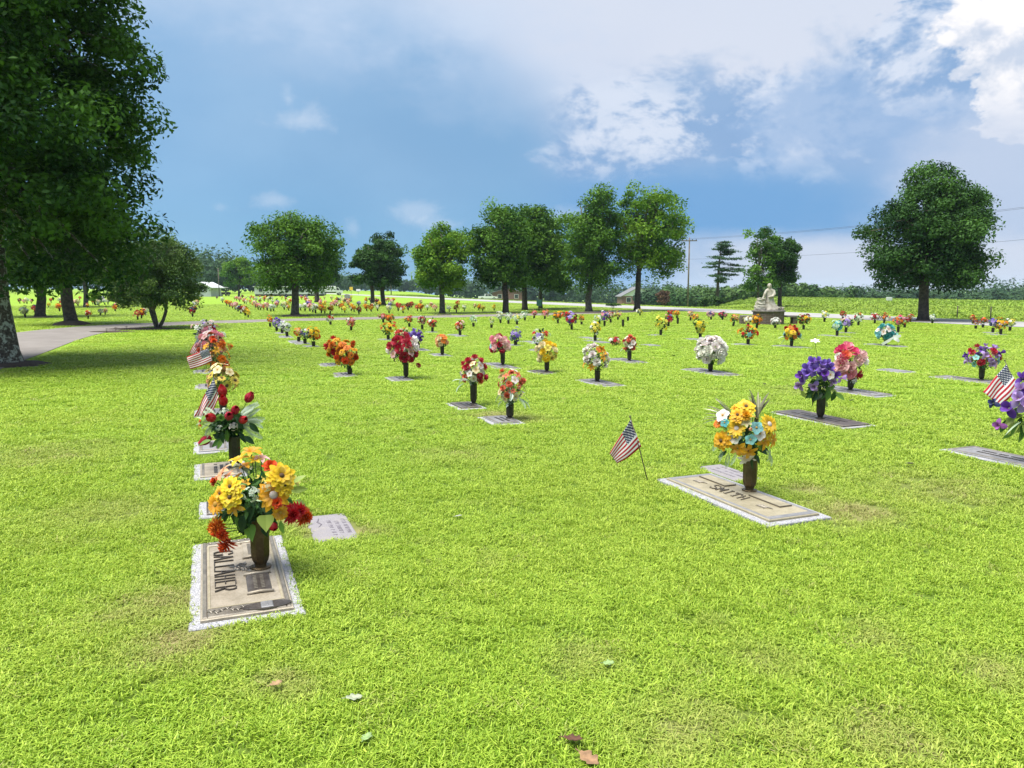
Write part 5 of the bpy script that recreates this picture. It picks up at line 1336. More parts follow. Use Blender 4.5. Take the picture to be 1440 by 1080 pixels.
far_list = [(36, 447, 'white'), (49, 440, 'dark'), (84, 438, 'orange'), (34, 427, 'pink'), (38, 427.5, 'white'), (44, 427, 'pink'), (72, 426, 'red'), (84, 426, 'white'), (89, 427, 'pink'), (112, 422, 'red'), (124, 449, 'mixed'), (141, 444, 'white'), (148, 443, 'peach'), (162, 438.5, 'orange'), (173, 435, 'yellow'), (181, 432, 'yellow'), (28, 427, 'dark'),
            (194, 450, 'red'), (199, 448, 'mixed'), (205, 444, 'white'), (271, 446, 'dark'), (273, 441, 'mixed'), (275, 435, 'white'), (277, 429, 'pink'), (279, 424, 'orange'), (349, 447, 'yellow'), (345, 444.5, 'mixed'), (339, 441, 'dark'), (335, 439, 'white'), (331, 436, 'pink'), (327, 434, 'pink'), (323, 432, 'orange'), (319, 430, 'orange'), (313, 426, 'white'), (305, 421, 'dark'),
            (363, 436, 'pink'), (366, 436.5, 'peach'), (371, 436, 'red'), (376, 437, 'pink'), (381, 438.5, 'white'), (385, 438, 'white'), (400, 436, 'white'), (406, 437, 'mixed'), (390, 430, 'purple'), (383, 427, 'white'), (377, 425, 'white'), (371, 423, 'white'), (352, 428, 'mixed'), (347, 426, 'yellow'), (344, 424, 'yellow'), (357, 422, 'orange'), (352, 421, 'pink'),
            (423, 437, 'white'), (429, 438, 'white'), (436, 438.5, 'pink'), (440, 440, 'white'), (444, 441, 'white'), (435, 431, 'pink'), (437, 428, 'red'), (441, 434, 'purple'), (452, 441, 'orange'), (457, 441.5, 'yellow'), (464, 442, 'mixed'), (455, 432, 'yellow'), (473, 431, 'pink'), (477, 434, 'peach'), (481, 437, 'orange'), (485, 440, 'yellow'), (494, 438, 'mixed'), (498, 439, 'orange'), (505, 442, 'dark'), (516, 438, 'orange'), (522, 439, 'orange'), (531, 438, 'white'), (547, 441, 'white'), (560, 438, 'red'), (567, 441, 'mixed'), (574, 437, 'dark'), (587, 438, 'red'), (592, 439, 'orange'), (601, 437, 'white'), (612, 438, 'pink'), (632, 439, 'white'), (642, 440, 'red'), (653, 438, 'white'), (673, 437, 'mixed'), (679, 438.5, 'yellow'), (695, 437, 'yellow')]
r_ = random.Random(77)
for row_px in (362, 394, 420, 448, 472, 498, 526, 556, 590, 630, 668, 205, 160, 120, 60, 90):            # rows running away over the far lawn
    g0 = on_ground(row_px, 434); k0 = r_.uniform(0, 3)
    for j in range(12):
        q = g0 + U * (k0 + j * r_.uniform(2.0, 4.2) * 1.7); px, py = to_px(q)
        if py > 419.0 and r_.random() < .72: far_list.append((px, py, r_.choice(('orange', 'pink', 'white', 'red', 'pink', 'mixed', 'peach', 'dark', 'white', 'mixed', 'purple', 'yellow'))))
seen = {}
ORD = 'first second third fourth fifth sixth seventh eighth ninth tenth eleventh twelfth thirteenth fourteenth fifteenth sixteenth seventeenth eighteenth nineteenth twentieth'.split()
far_list.sort()
counts = {}
zone_of = lambda px, py: ('left of the olive tree' if px < 240 else 'between olive tree and fluted trunk' if px < 415 else 'between fluted trunk and dark pair' if px < 530 else 'right of the dark pair')
for (px, py, pal) in far_list:
    zn = zone_of(px, py); counts[(zn, pal)] = counts.get((zn, pal), 0) + 1
    k = r_.randrange(4); p = on_ground(px, py, .0)
    o = mesh_obj('vase_of_flowers', far_vase(pal, k), None, loc=p, rot=(r_.gauss(0, .06), r_.gauss(0, .06), r_.uniform(0, 6.28)), scale=r_.uniform(.72, 1.12))
    n = counts[(zn, pal)]
    tag(o, '%s far vase of %s flowers from left, %s' % (ORD[n - 1] if n <= 20 else 'last', [q for q in PAL if q[0] == pal][0][2], zn), 'vase of flowers', 'far vases of flowers beyond the driveway')
# ------------------------------------------------------------------ small flags on sticks
m, nt, b, out = new_mat('flag_cloth')
uvn = nt.nodes.new('ShaderNodeUVMap'); sp = nt.nodes.new('ShaderNodeSeparateXYZ'); nt.links.new(uvn.outputs[0], sp.inputs[0])
fu, fv = S(nt, sp.outputs[0]), S(nt, sp.outputs[1])
stripe = (fv * 13.0)._m('FLOOR')._m('MODULO', 2.0)                       # red at the bottom and top edges
c = mixc(nt, stripe, (0.50, 0.024, 0.045), (0.82, 0.80, 0.80))
canton = fu._m('LESS_THAN', 0.40) * fv._m('GREATER_THAN', 6.0 / 13.0)
su = fu * (11.0 / 0.40); sv = (fv - 6.0 / 13.0) * (9.0 * 13.0 / 7.0)
par = (su._m('FLOOR') + sv._m('FLOOR'))._m('MODULO', 2.0)._m('LESS_THAN', 0.5)
dx = su._m('FRACT') - 0.5; dy = sv._m('FRACT') - 0.5
star = (dx * dx + dy * dy).sqrt()._m('LESS_THAN', 0.42) * par
c = mixc(nt, canton, c, mixc(nt, star, (0.022, 0.030, 0.085), (0.74, 0.74, 0.76)))
setc(nt, b.inputs['Base Color'], c); b.inputs['Roughness'].default_value = 0.7; b.inputs['Specular IOR Level'].default_value = .2
translucent_mix(nt, b, out, c, 0.3)
FLAG = m

def flag(label, foot, stick_top, ht, hb, ft, fb, dy, fold, seed, lean=0.0, foot_z=0.0):
    """foot: pixel where the stick enters the turf; the others are pixels of the stick's top and the cloth's corners (hoist top, hoist bottom, fly top, fly bottom); dy: how far the fly end hangs towards the camera"""
    f = on_ground(*foot); root = empty('small_flag', f); tag(root, label, 'flag', 'small flags on sticks')
    r = random.Random(seed)
    P = lambda q, y: at_depth(q[0], q[1], f.y + y) - f
    top = P(stick_top, lean); mb = MB()
    mb.tube([(0, 0, -.04), top * .5, top], .0042, 6); mb.lathe([(.001, .012), (.006, .006), (.0075, 0), (.004, -.008)], 8, mat=Matrix.Translation(top))
    mb.build('stick', WOODSTICK, root)
    A, B_, C_, D_ = P(ht, lean), P(hb, lean * .6), P(ft, dy), P(fb, dy * .8)
    nu, nv = 26, 14; vs, uv = [], []
    for j in range(nv + 1):
        for i in range(nu + 1):
            u, v_ = i / nu, 1 - j / nv
            p = (A * (1 - u) + C_ * u) * v_ + (B_ * (1 - u) + D_ * u) * (1 - v_)
            p += Vector((0, fold * math.sin(u * 7 + v_ * 3.2 + seed) * (.15 + u) + fold * .5 * math.sin(v_ * 9 + u * 2 + seed), -.012 * math.sin(u * PI) * (1 - v_)))
            vs.append(p); uv.append((u, v_))
    fs = [(j * (nu + 1) + i, j * (nu + 1) + i + 1, (j + 1) * (nu + 1) + i + 1, (j + 1) * (nu + 1) + i) for j in range(nv) for i in range(nu)]
    me = bpy.data.meshes.new('cloth'); me.from_pydata(vs, [], fs); me.materials.append(FLAG)
    lay = me.uv_layers.new(name='UVMap')
    for l in me.loops: lay.data[l.index].uv = uv[l.vertex_index]
    me.polygons.foreach_set('use_smooth', [True] * len(fs)); me.update()
    o = mesh_obj('cloth', me, root)
    md = o.modifiers.new('thickness', 'SOLIDIFY'); md.thickness = .0015
flag('small striped flag on a leaning stick beside the SMITH marker', (913, 678), (886, 586), (887, 590), (902, 628), (857, 637), (868, 652), -.05, .007, 1)
flag('small flag on a leaning stick in front of the purple bouquet at right edge', (1459, 618), (1413, 507), (1415, 512), (1433, 544), (1382, 551), (1406, 572), -.05, .010, 2, .12)
flag('small flag spread out flat in front of the orange lilies in left row', (303, 546), (292, 487), (293, 490), (299, 508), (262, 502), (268, 519), -.04, .008, 3)
flag('small flag half hidden behind the spread-out flag in left row', (292, 520), (278, 470), (279, 473), (286, 486), (265, 497), (280, 500), -.04, .02, 4)
flag('small flag drooping in deep folds behind the red rosebuds', (317, 607), (300, 528), (300, 531), (308, 560), (272, 586), (289, 592), -.06, .030, 5)

# ------------------------------------------------------------------ statue on its brick pedestal
stone_w = simple('weathered_marble', (0.40, 0.375, 0.32), (0.20, 0.175, 0.125), 6, .9, bmp=.3, lo=.4, hi=.72)
stone_c = simple('pedestal_cap', (0.16, 0.14, 0.13), (0.10, 0.09, 0.085), 10, .8)
def brick_mat(name, c1, c2, mort, scale):
    m, nt, b, _ = new_mat(name)
    bt = nt.nodes.new('ShaderNodeTexBrick'); nt.links.new(obj_coord(nt).k, bt.inputs['Vector'])
    mp = nt.nodes.new('ShaderNodeMapping'); mp.inputs['Rotation'].default_value = (PI / 2, 0, 0); nt.links.new(obj_coord(nt).k, mp.inputs['Vector']); nt.links.new(mp.outputs[0], bt.inputs['Vector'])
    bt.inputs['Color1'].default_value = (*c1, 1); bt.inputs['Color2'].default_value = (*c2, 1); bt.inputs['Mortar'].default_value = (*mort, 1)
    bt.inputs['Scale'].default_value = scale; bt.inputs['Brick Width'].default_value = .5; bt.inputs['Row Height'].default_value = .17; bt.inputs['Mortar Size'].default_value = .02
    nt.links.new(bt.outputs[0], b.inputs['Base Color']); b.inputs['Roughness'].default_value = .9
    return m
brick_d = brick_mat('brick_dark', (.115, .070, .055), (.075, .048, .040), (.15, .13, .12), 2.4)
brick_r = brick_mat('brick_red', (.20, .070, .050), (.15, .052, .040), (.24, .2, .18), 2.4)
sp_ = on_ground(1080, 456); SS = px_size(sp_)
pr = empty('statue_pedestal', sp_); tag(pr, 'dark brick pedestal with low side slabs under the white statue', 'pedestal')
R_ = 21.5 * SS; ph = 17.5 * SS
MB().lathe([(R_, -.05), (R_, ph)], 12, 0, False).build('drum', brick_d, pr)
MB().lathe([(R_ * 1.05, ph - .0), (R_ * 1.07, ph + .03), (R_ * 1.05, ph + .07)], 24, 0, False).build('cap', stone_c, pr)
for sg in (-1, 1):
    x0, x1 = sg * R_ * 1.1, sg * R_ * 1.78
    mb = MB(); mb.bevel_box((min(x0, x1), -.22, ph * .58), (max(x0, x1), .22, ph * .72), .02); o = mb.build('side_slab', stone_c, pr)
    mb = MB(); xx = sg * R_ * 1.68; mb.box((xx - .09, -.18, -.05), (xx + .09, .18, ph * .58)); mb.build('slab_leg', brick_d, o)
st = empty('statue', sp_ + Vector((0, 0, ph + .07))); tag(st, 'weathered white statue of a robed figure leaning on a rock', 'statue')
def ring_body(levels, n=28, folds=9, amp=.03):
    vs, fs = [], []
    for i, (cx, cy, rx, ry, z_) in enumerate(levels):
        for k in range(n):
            a = 2 * PI * k / n; f = 1 + amp * math.sin(folds * a + z_ * 5) * min(1, (1.0 - z_) * 2 + .1)
            vs.append((cx + rx * f * math.cos(a), cy + ry * f * math.sin(a), z_))
    for i in range(len(levels) - 1):
        for k in range(n): fs.append((i * n + k, i * n + (k + 1) % n, (i + 1) * n + (k + 1) % n, (i + 1) * n + k))
    fs += [tuple(range(n))[::-1], tuple(range((len(levels) - 1) * n, len(levels) * n))]
    return vs, fs
mb = MB()
mb.add(*ring_body([(.10, 0, .42, .30, 0), (.12, 0, .42, .29, .05), (.09, 0, .33, .25, .14), (.05, 0, .24, .21, .26), (.03, 0, .185, .17, .42), (.02, 0, .165, .155, .58), (.02, 0, .17, .14, .72), (.015, 0, .185, .125, .82), (.01, 0, .165, .10, .885), (.0, 0, .075, .07, .93), (-.005, 0, .06, .06, .955)]), 0, True)
mb.tube([(-.13, -.04, .84), (-.21, -.08, .70), (-.27, -.12, .55), (-.33, -.14, .50)], [.062, .06, .05, .035], 10)
mb.tube([(.17, -.03, .84), (.19, -.12, .68), (.08, -.19, .58), (-.10, -.20, .56)], [.062, .06, .052, .035], 10)
hd = Matrix.Translation((-.012, -.02, 1.035)) @ Matrix.Diagonal((.088, .098, .112, 1)).to_4x4()
bm_ = bmesh.new(); bmesh.ops.create_icosphere(bm_, subdivisions=3, radius=1); mb.add([hd @ v.co for v in bm_.verts], [[v.index for v in f.verts] for f in bm_.faces], 0, True); bm_.free()
mb.tube([(.03, .06, 1.08), (.05, .09, 1.0), (.05, .08, .90), (.03, .07, .83)], [.07, .075, .07, .03], 10)       # long hair down the neck
mb.tube([(-.03, -.12, 1.03), (-.035, -.135, 1.01)], [.012, .016], 6)                                          # nose
mb.tube([(-.03, -.085, .985), (-.02, -.08, .93)], [.045, .015], 8)                                              # beard
fig = mb.build('figure', stone_w, st)
rm = fig.modifiers.new('fuse', 'REMESH'); rm.mode = 'VOXEL'; rm.voxel_size = .016; rm.use_smooth_shade = True
def rock(name, lo, hi, seed, parent, amp=.05):
    r = np.random.default_rng(seed); bm_ = bmesh.new(); bmesh.ops.create_cube(bm_, size=1.0); bmesh.ops.subdivide_edges(bm_, edges=bm_.edges[:], cuts=4, use_grid_fill=True)
    lo, hi = np.array(lo), np.array(hi)
    for v in bm_.verts:
        c_ = np.array(v.co); c_ = c_ * (1 - .16 * (np.abs(c_).sum() - .5)); c_ = c_ + r.normal(size=3) * amp * .5
        v.co = Vector(lo + (c_ + .5) * (hi - lo))
    me = bpy.data.meshes.new(name); bm_.to_mesh(me); bm_.free(); me.materials.append(stone_w); return mesh_obj(name, me, parent)
rock('rock', (-.58, -.26, -.02), (-.16, .24, .24), 1, st); rock('rock', (-.54, -.22, .20), (-.20, .2, .38), 2, st); rock('rock', (-.50, -.2, .35), (-.20, .16, .53), 3, st); rock('rock', (.28, -.25, -.02), (.60, .22, .13), 4, st, .09)

# ------------------------------------------------------------------ buildings
white_p = simple('white_siding', (0.55, 0.57, 0.59), (0.48, 0.50, 0.52), 1.5, .7)
roof_g = simple('grey_shingle', (0.16, 0.165, 0.175), (0.12, 0.125, 0.13), 3, .9)
glass_d = simple('dark_glass', (0.03, 0.035, 0.04), (0.05, 0.055, 0.06), 2, .15)
trim_w = simple('white_trim', (0.75, 0.75, 0.75), (0.7, 0.7, 0.7), 3, .6)
dark_m = simple('dark_skirting', (0.05, 0.045, 0.04), (0.035, 0.03, 0.03), 3, .9)
def house(name, label, pos, w, d, h, ridge, wall_m, roof_m, gable_m, wins, door=None, rz=0.0):
    """gable end to the camera; local x right, y away"""
    root = empty(name, pos, rz); tag(root, label, 'building')
    MB().box((-w / 2, 0, -1.6), (w / 2, d, h)).build('wall', wall_m, root)
    mb = MB(); mb.add([(-w / 2, -.02, h + .002), (w / 2, -.02, h + .002), (0, -.02, ridge - .05), (-w / 2, .12, h + .002), (w / 2, .12, h + .002), (0, .12, ridge - .05)], [(0, 1, 2), (5, 4, 3), (0, 3, 4, 1), (1, 4, 5, 2), (2, 5, 3, 0)]); mb.build('gable', gable_m, root)
    ov = .5; k = ov * (ridge - h) / (w / 2)
    for sg in (-1, 1):
        mb = MB(); a = (sg * (w / 2 + ov), h - k); t = .16
        mb.add([(a[0], -.5, a[1]), (0, -.5, ridge), (0, d + .5, ridge), (a[0], d + .5, a[1]), (a[0], -.5, a[1] + t), (0, -.5, ridge + t), (0, d + .5, ridge + t), (a[0], d + .5, a[1] + t)], [(0, 1, 2, 3), (7, 6, 5, 4), (0, 4, 5, 1), (1, 5, 6, 2), (2, 6, 7, 3), (3, 7, 4, 0)]); mb.build('roof', roof_m, root)
    for (x, z_, ww, hh) in wins:
        f = MB().box((x - ww / 2 - .08, -.05, z_ - .08), (x + ww / 2 + .08, -.005, z_ + hh + .08)).build('window', trim_w, root)
        MB().box((x - ww / 2, -.07, z_), (x + ww / 2, -.051, z_ + hh)).build('pane', glass_d, f)
    if door: MB().box((door - .45, -.06, -.3), (door + .45, -.004, 2.0)).build('door', dark_m, root)
    return root
hp = Vector(HOUSE); hp.z = float(ground_z(hp.x, hp.y)) + .9; HS = px_size(hp)
house('brick_house', 'low red brick house with white gable and grey roof behind the tallest tree', hp, 46 * HS, 10, 2.35, 4.6, brick_r, roof_g, trim_w, ((-2.6, .8, 1.1, 1.1), (2.4, .8, 1.1, 1.1)), .3)
MB_l = at_depth(868, 431, 206); MB_l.z = float(ground_z(MB_l.x, MB_l.y))
p = at_depth(715, 424, 215); p.z = float(ground_z(p.x, p.y))
house('brick_house', 'dark red brick house glimpsed between the trunks of the centre trees', p, 9.0, 8, 2.3, 3.6, brick_r, roof_g, brick_r, ((-2.4, .8, 1, 1), (2.2, .8, 1, 1)))
p = at_depth(284, 417, 140); p.z = 0
house('white_shed', 'small white building with dark windows right of the twiggy olive tree', p, 3.3, 5, 1.7, 2.5, white_p, white_p, white_p, ((-.9, .75, .55, .4), (.2, .75, .7, .35)))
p = at_depth(404, 414.5, 150); p.z = 0; s = px_size(p)
root = empty('mobile_home', p); tag(root, 'long low white building with dark skirting behind the stout fluted trunk', 'building')
Lh = 92 * s / 2; MB().box((-Lh, 0, .35), (Lh, 3.6, 1.75)).build('wall', white_p, root); MB().box((-Lh + .1, .05, -.1), (Lh - .1, 3.5, .349)).build('skirting', dark_m, root); MB().box((-Lh - .2, -.25, 1.7505), (Lh + .2, 3.8, 1.9)).build('roof', white_p, root)
for k in range(5):
    x = -Lh + 1.2 + k * (2 * Lh - 2.4) / 4
    f = MB().box((x - .45, -.05, .75), (x + .45, -.004, 1.5)).build('window', trim_w, root); MB().box((x - .36, -.07, .82), (x + .36, -.052, 1.43)).build('pane', glass_d, f)

# ------------------------------------------------------------------ vehicles
paint_w = simple('white_car_paint', (0.72, 0.72, 0.73), (0.70, 0.70, 0.71), 1, .25); rubber = simple('tyre_rubber', (0.02, 0.02, 0.02), (0.03, 0.03, 0.03), 6, .9); hub = simple('wheel_metal', (0.35, 0.35, 0.36), (0.3, 0.3, 0.3), 6, .4, .8)
def wheel(root, x, y, r, w=.22):
    M = Matrix.Translation((x, y, r)) @ Matrix.Rotation(PI / 2, 4, 'X')
    o = MB().lathe([(r * .7, -w / 2), (r, -w / 2 + .03), (r, w / 2 - .03), (r * .7, w / 2)], 18, 0, True, M).build('wheel', rubber, root)
    MB().lathe([(r * .62, -w / 2 - .01), (r * .62, w / 2 + .01)], 14, 0, False, M).build('rim', hub, o)
def side_prism(prof, y0, y1):
    mb = MB(); n = len(prof); vs = [(x, y0, z_) for x, z_ in prof] + [(x, y1, z_) for x, z_ in prof]
    mb.add(vs, [tuple(range(n)), tuple(range(n, 2 * n))[::-1]] + [(i, n + i, n + (i + 1) % n, (i + 1) % n) for i in range(n)]); return mb
def pickup(pos, rz, label):
    root = empty('pickup_truck', pos, rz); tag(root, label, 'truck')
    side_prism([(-2.5, .45), (2.5, .45), (2.55, .9), (1.3, 1.02), (.75, 1.62), (-.75, 1.66), (-.85, 1.05), (-2.5, 1.0)], -.9, .9).build('body', paint_w, root)
    for sg in (-1, 1):
        side_prism([(1.12, 1.06), (.70, 1.55), (.05, 1.58), (.05, 1.06)], sg * .9 - .008, sg * .9 + .008).build('window', glass_d, root); side_prism([(-.05, 1.06), (-.05, 1.58), (-.65, 1.58), (-.72, 1.06)], sg * .9 - .008, sg * .9 + .008).build('window', glass_d, root)
        for x in (-1.55, 1.6): wheel(root, x, sg * .82, .38)
        MB().box((2.49, sg * .62 - .16, .68), (2.565, sg * .62 + .16, .84)).build('headlight', glass_d, root)
p = at_depth(686, 422.5, 205); p.z = float(ground_z(p.x, p.y)); pickup(p, .1, 'white pickup seen under the light green round tree')
p = at_depth(466, 415, 165); p.z = 0
root = empty('box_truck', p, .35); tag(root, 'white box truck parked behind the stout fluted tree', 'truck')
MB().bevel_box((-2.3, -1.0, .75), (.9, 1.0, 1.95), .04).build('cargo_box', paint_w, root); side_prism([(.92, .5), (2.3, .5), (2.35, .95), (1.75, 1.1), (1.45, 1.7), (.92, 1.75)], -.92, .92).build('cab', paint_w, root)
MB().box((-2.2, -.5, .5), (.9, .5, .749)).build('chassis', dark_m, root)
for sg in (-1, 1):
    side_prism([(1.62, 1.1), (1.38, 1.6), (1.0, 1.62), (1.0, 1.1)], sg * .92 - .008, sg * .92 + .008).build('window', glass_d, root)
    for x in (-1.5, 1.6): wheel(root, x, sg * .82, .36)
p = on_ground(315.5, 416.3); p.z = 0
root = empty('golf_cart', p, .9); tag(root, 'golf cart with pale roof parked near the small light green tree', 'golf cart')
side_prism([(-1.0, .3), (1.05, .3), (1.1, .75), (.7, .8), (.55, .42), (-.05, .42), (-.1, .62), (-1.0, .66)], -.5, .5).build('body', dark_m, root); MB().bevel_box((-.5, -.48, .62), (0, .48, .76), .03).build('seat', dark_m, root); MB().bevel_box((-.85, -.56, 1.62), (.75, .56, 1.7), .03).build('roof', trim_w, root)
for x, y in ((-.75, -.48), (-.75, .48), (.65, -.48), (.65, .48)):
    MB().tube([(x, y, .6), (x * .92, y, 1.63)], .025, 6).build('roof_post', dark_m, root)
    wheel(root, x, y * .95, .22, .16)

# ------------------------------------------------------------------ poles, wires, small fixtures
pole_m = simple('weathered_pole', (0.16, 0.13, 0.105), (0.10, 0.085, 0.07), 3, .95)
def utility_pole(label, p, h, arm=True, r=.12):
    root = empty('utility_pole', p); tag(root, label, 'pole', 'utility poles')
    MB().tube([(0, 0, -.3), (0, 0, h)], [r, r * .65], 10).build('shaft', pole_m, root)
    if arm:
        MB().box((-.1, -.9, h - .45), (-.02 + .1, .9, h - .33), mat=Matrix.Rotation(1.35, 4, 'Z')).build('crossarm', pole_m, root)
        for k in (-.8, -.35, .35, .8):
            a = 1.35; MB().lathe([(.05, 0), (.06, .05), (.03, .10), (.05, .13), (.01, .16)], 8, mat=Matrix.Translation((-math.sin(a) * k, math.cos(a) * k, h - .33))).build('insulator', glass_d, root)
    return root
pp = at_depth(967, 430, 95); pp.z = float(ground_z(pp.x, pp.y)); ph_ = at_depth(967, 334, 95).z - pp.z
utility_pole('weathered utility pole with crossarm right of the tallest yellow-green tree', pp, ph_)
p2 = at_depth(1640, 290, 52); p2 = Vector((p2.x, p2.y, float(ground_z(p2.x, p2.y)))); h2 = at_depth(1640, 262, 52).z - p2.z
utility_pole('utility pole outside the right edge of the picture', p2, h2)
p3 = on_ground(308.5, 417); utility_pole('thin bare pole beside the golf cart', p3, at_depth(308, 377, p3.y).z, False, .09)
p4 = ROAD_P + U * 130 + W * 7; p4.z = float(ground_z(p4.x, p4.y)); h4 = 7.5
utility_pole('utility pole hidden far along the public road', p4, h4)
wire_m = simple('cable', (0.03, 0.03, 0.032), (0.04, 0.04, 0.04), 3, .6)
for k, (oy, dz, lab) in enumerate(((-.8, -.18, 'upper power line nearest the field'), (.8, -.18, 'upper power line nearest the lawn'), (0, -2.6, 'lower power line crossing behind the lone round tree'))):
    for (a, ha, b_, hb_, part) in ((pp, ph_, p2, h2, 'right'), (pp, ph_, p4, h4, 'left')):
        A = Vector(a) + Vector((oy * .3, oy, ha + dz)); B_ = Vector(b_) + Vector((oy * .3, oy, hb_ + dz)); pts = []
        for t in np.linspace(0, 1, 15): q = A.lerp(B_, t); q.z -= 1.0 * 4 * t * (1 - t) * .45; pts.append(q)
        tag(MB().tube(pts, .010, 5).build('power_line', wire_m), lab + ', span %s of the crossarm pole' % part, 'power line', 'power lines')
p = on_ground(488.5, 424); s = px_size(p); root = empty('upright_headstone', p); tag(root, 'small grey upright headstone with dark base left of the dark pair', 'headstone')
MB().bevel_box((-.5, -.22, -.05), (.5, .22, .22), .02).build('base', B_DARK, root)
poly = [(-.32, .22), (.32, .22), (.32, .70)] + [(.32 * math.cos(t), .70 + .14 * math.sin(t)) for t in np.linspace(.2, PI - .2, 8)] + [(-.32, .70)]
side_prism(poly, -.1, .1).build('slab', G_LIGHT, root)
ys = simple('yellow_sign', (0.70, 0.50, 0.03), (0.62, 0.44, 0.03), 3, .5); gs = simple('green_sign', (0.02, 0.10, 0.085), (0.03, 0.12, 0.10), 3, .5)
for (px, py, d, w_, h_, zt, mt, nm, lab) in ((494, 414, 185, .8, .8, 1.0, ys, 'road_sign', 'small yellow road sign left of the dark pair of trees'), (504, 414.5, 180, 1.0, .5, .8, trim_w, 'road_sign', 'small white road sign left of the dark pair of trees'), (758, 439, 52, .34, .42, .35, gs, 'lawn_sign', 'small dark green sign under the tall centre trees')):
    p = at_depth(px, py, d); p.z = float(ground_z(p.x, p.y)); root = empty(nm, p); tag(root, lab, 'sign')
    MB().tube([(0, .03, -.1), (0, .03, zt + h_)], .035, 6).build('post', dark_m, root); MB().bevel_box((-w_ / 2, -.02, zt), (w_ / 2, -.005, zt + h_), .004).build('panel', mt, root)
p = at_depth(1250, 428, 95); p.z = float(ground_z(p.x, p.y)); root = empty('utility_box', p); tag(root, 'pale grey utility box standing in the rough field', 'utility box')
MB().bevel_box((-.28, -.22, -.05), (.28, .22, .42), .03).build('cabinet', simple('cabinet_grey', (.45, .46, .46), (.4, .41, .41), 3, .6), root); MB().box((-.24, -.237, .05), (.24, -.221, .36)).build('door', white_p, root)
for i, (px, d) in enumerate(((1346, 40), (1393, 38.5))):
    p = at_depth(px, 445, d); p.z = float(ground_z(p.x, p.y)); tag(MB().tube([(0, 0, -.2), (0, 0, .62), (.01, 0, .64)], [.03, .03, .01], 7).build('field_post', pole_m, loc=p), ('thin post in the field just right of the lone round tree', 'thin post in the field near the right edge')[i], 'post', 'field posts')

# ------------------------------------------------------------------ fallen leaves
def fallen(px, py, size, col, label, seed, rz, curl=.35, kind='oak'):
    r = random.Random(seed); p = on_ground(px, py, .028); mb = MB(); n = 9
    vs = []
    for i in range(n):
        t = i / (n - 1); w = (.34 * math.sin(PI * (.06 + .9 * t)) ** .8) * (1 + (.35 * math.sin(t * 16 + seed) if kind == 'oak' else 0)); z_ = curl * (t - .5) ** 2 + r.gauss(0, .015)
        for sg in (-1, -.5, 0, .5, 1): vs.append(((t - .5) * size, sg * w * size, (z_ + curl * .9 * sg * sg * w) * size))
    fs = [(i * 5 + k, i * 5 + k + 1, i * 5 + 6 + k, i * 5 + 5 + k) for i in range(n - 1) for k in range(4)]
    mb.add(vs, fs, 0, True); mb.tube([(-.5 * size, 0, curl * .25 * size), (-.75 * size, .03 * size, curl * .2 * size)], .0018, 4)
    o = mb.build('fallen_leaf', simple('dead_leaf_%d' % seed, col, tuple(c_ * .6 for c_ in col), 40, .8), loc=p, rot=(r.gauss(0, .15), r.gauss(0, .15), rz)); tag(o, label, 'leaf', 'fallen leaves on the lawn')
    md = o.modifiers.new('thickness', 'SOLIDIFY'); md.thickness = .0008
fallen(498, 981, .062, (.33, .37, .25), 'pale grey-green leaf lying on the grass at lower left', 1, .4, .2)
fallen(806, 1040, .065, (.10, .04, .02), 'dark brown leaf near the bottom edge, left of the tan one', 2, -.3)
fallen(828, 1068, .075, (.30, .175, .09), 'curled tan leaf at the bottom edge', 3, -.7)
fallen(645, 726, .05, (.36, .38, .30), 'small pale leaf on the grass in mid foreground', 4, .2)
fallen(516, 1036, .05, (.24, .36, .13), 'pale green leaf below the grey-green one', 5, 1.3, .15)
fallen(856, 932, .045, (.24, .36, .13), 'pale green leaf in the grass right of centre', 6, .1, .15)
fallen(388, 962, .05, (.34, .22, .11), 'small tan leaf on the grass at lower left', 7, .9)
fallen(1198, 563, .07, (.03, .025, .02), 'black leaf scrap on the grass below the pink roses', 8, .4)
fallen(1086, 556, .07, (.03, .025, .02), 'black leaf scrap on the grass left of the iris marker', 9, 1.4)
fallen(1280, 652, .07, (.05, .05, .02), 'dark leaf scrap on the open lawn at right', 10, .4)
fallen(947, 500, .10, (.04, .035, .02), 'dark leaf scrap left of the white rose bouquet', 11, .1)
fallen(738, 507, .08, (.04, .035, .02), 'dark leaf scrap between the pink and yellow bouquets', 12, .6)
fallen(1075, 540, .07, (.05, .04, .02), 'dark leaf scrap above the iris marker', 13, .6)

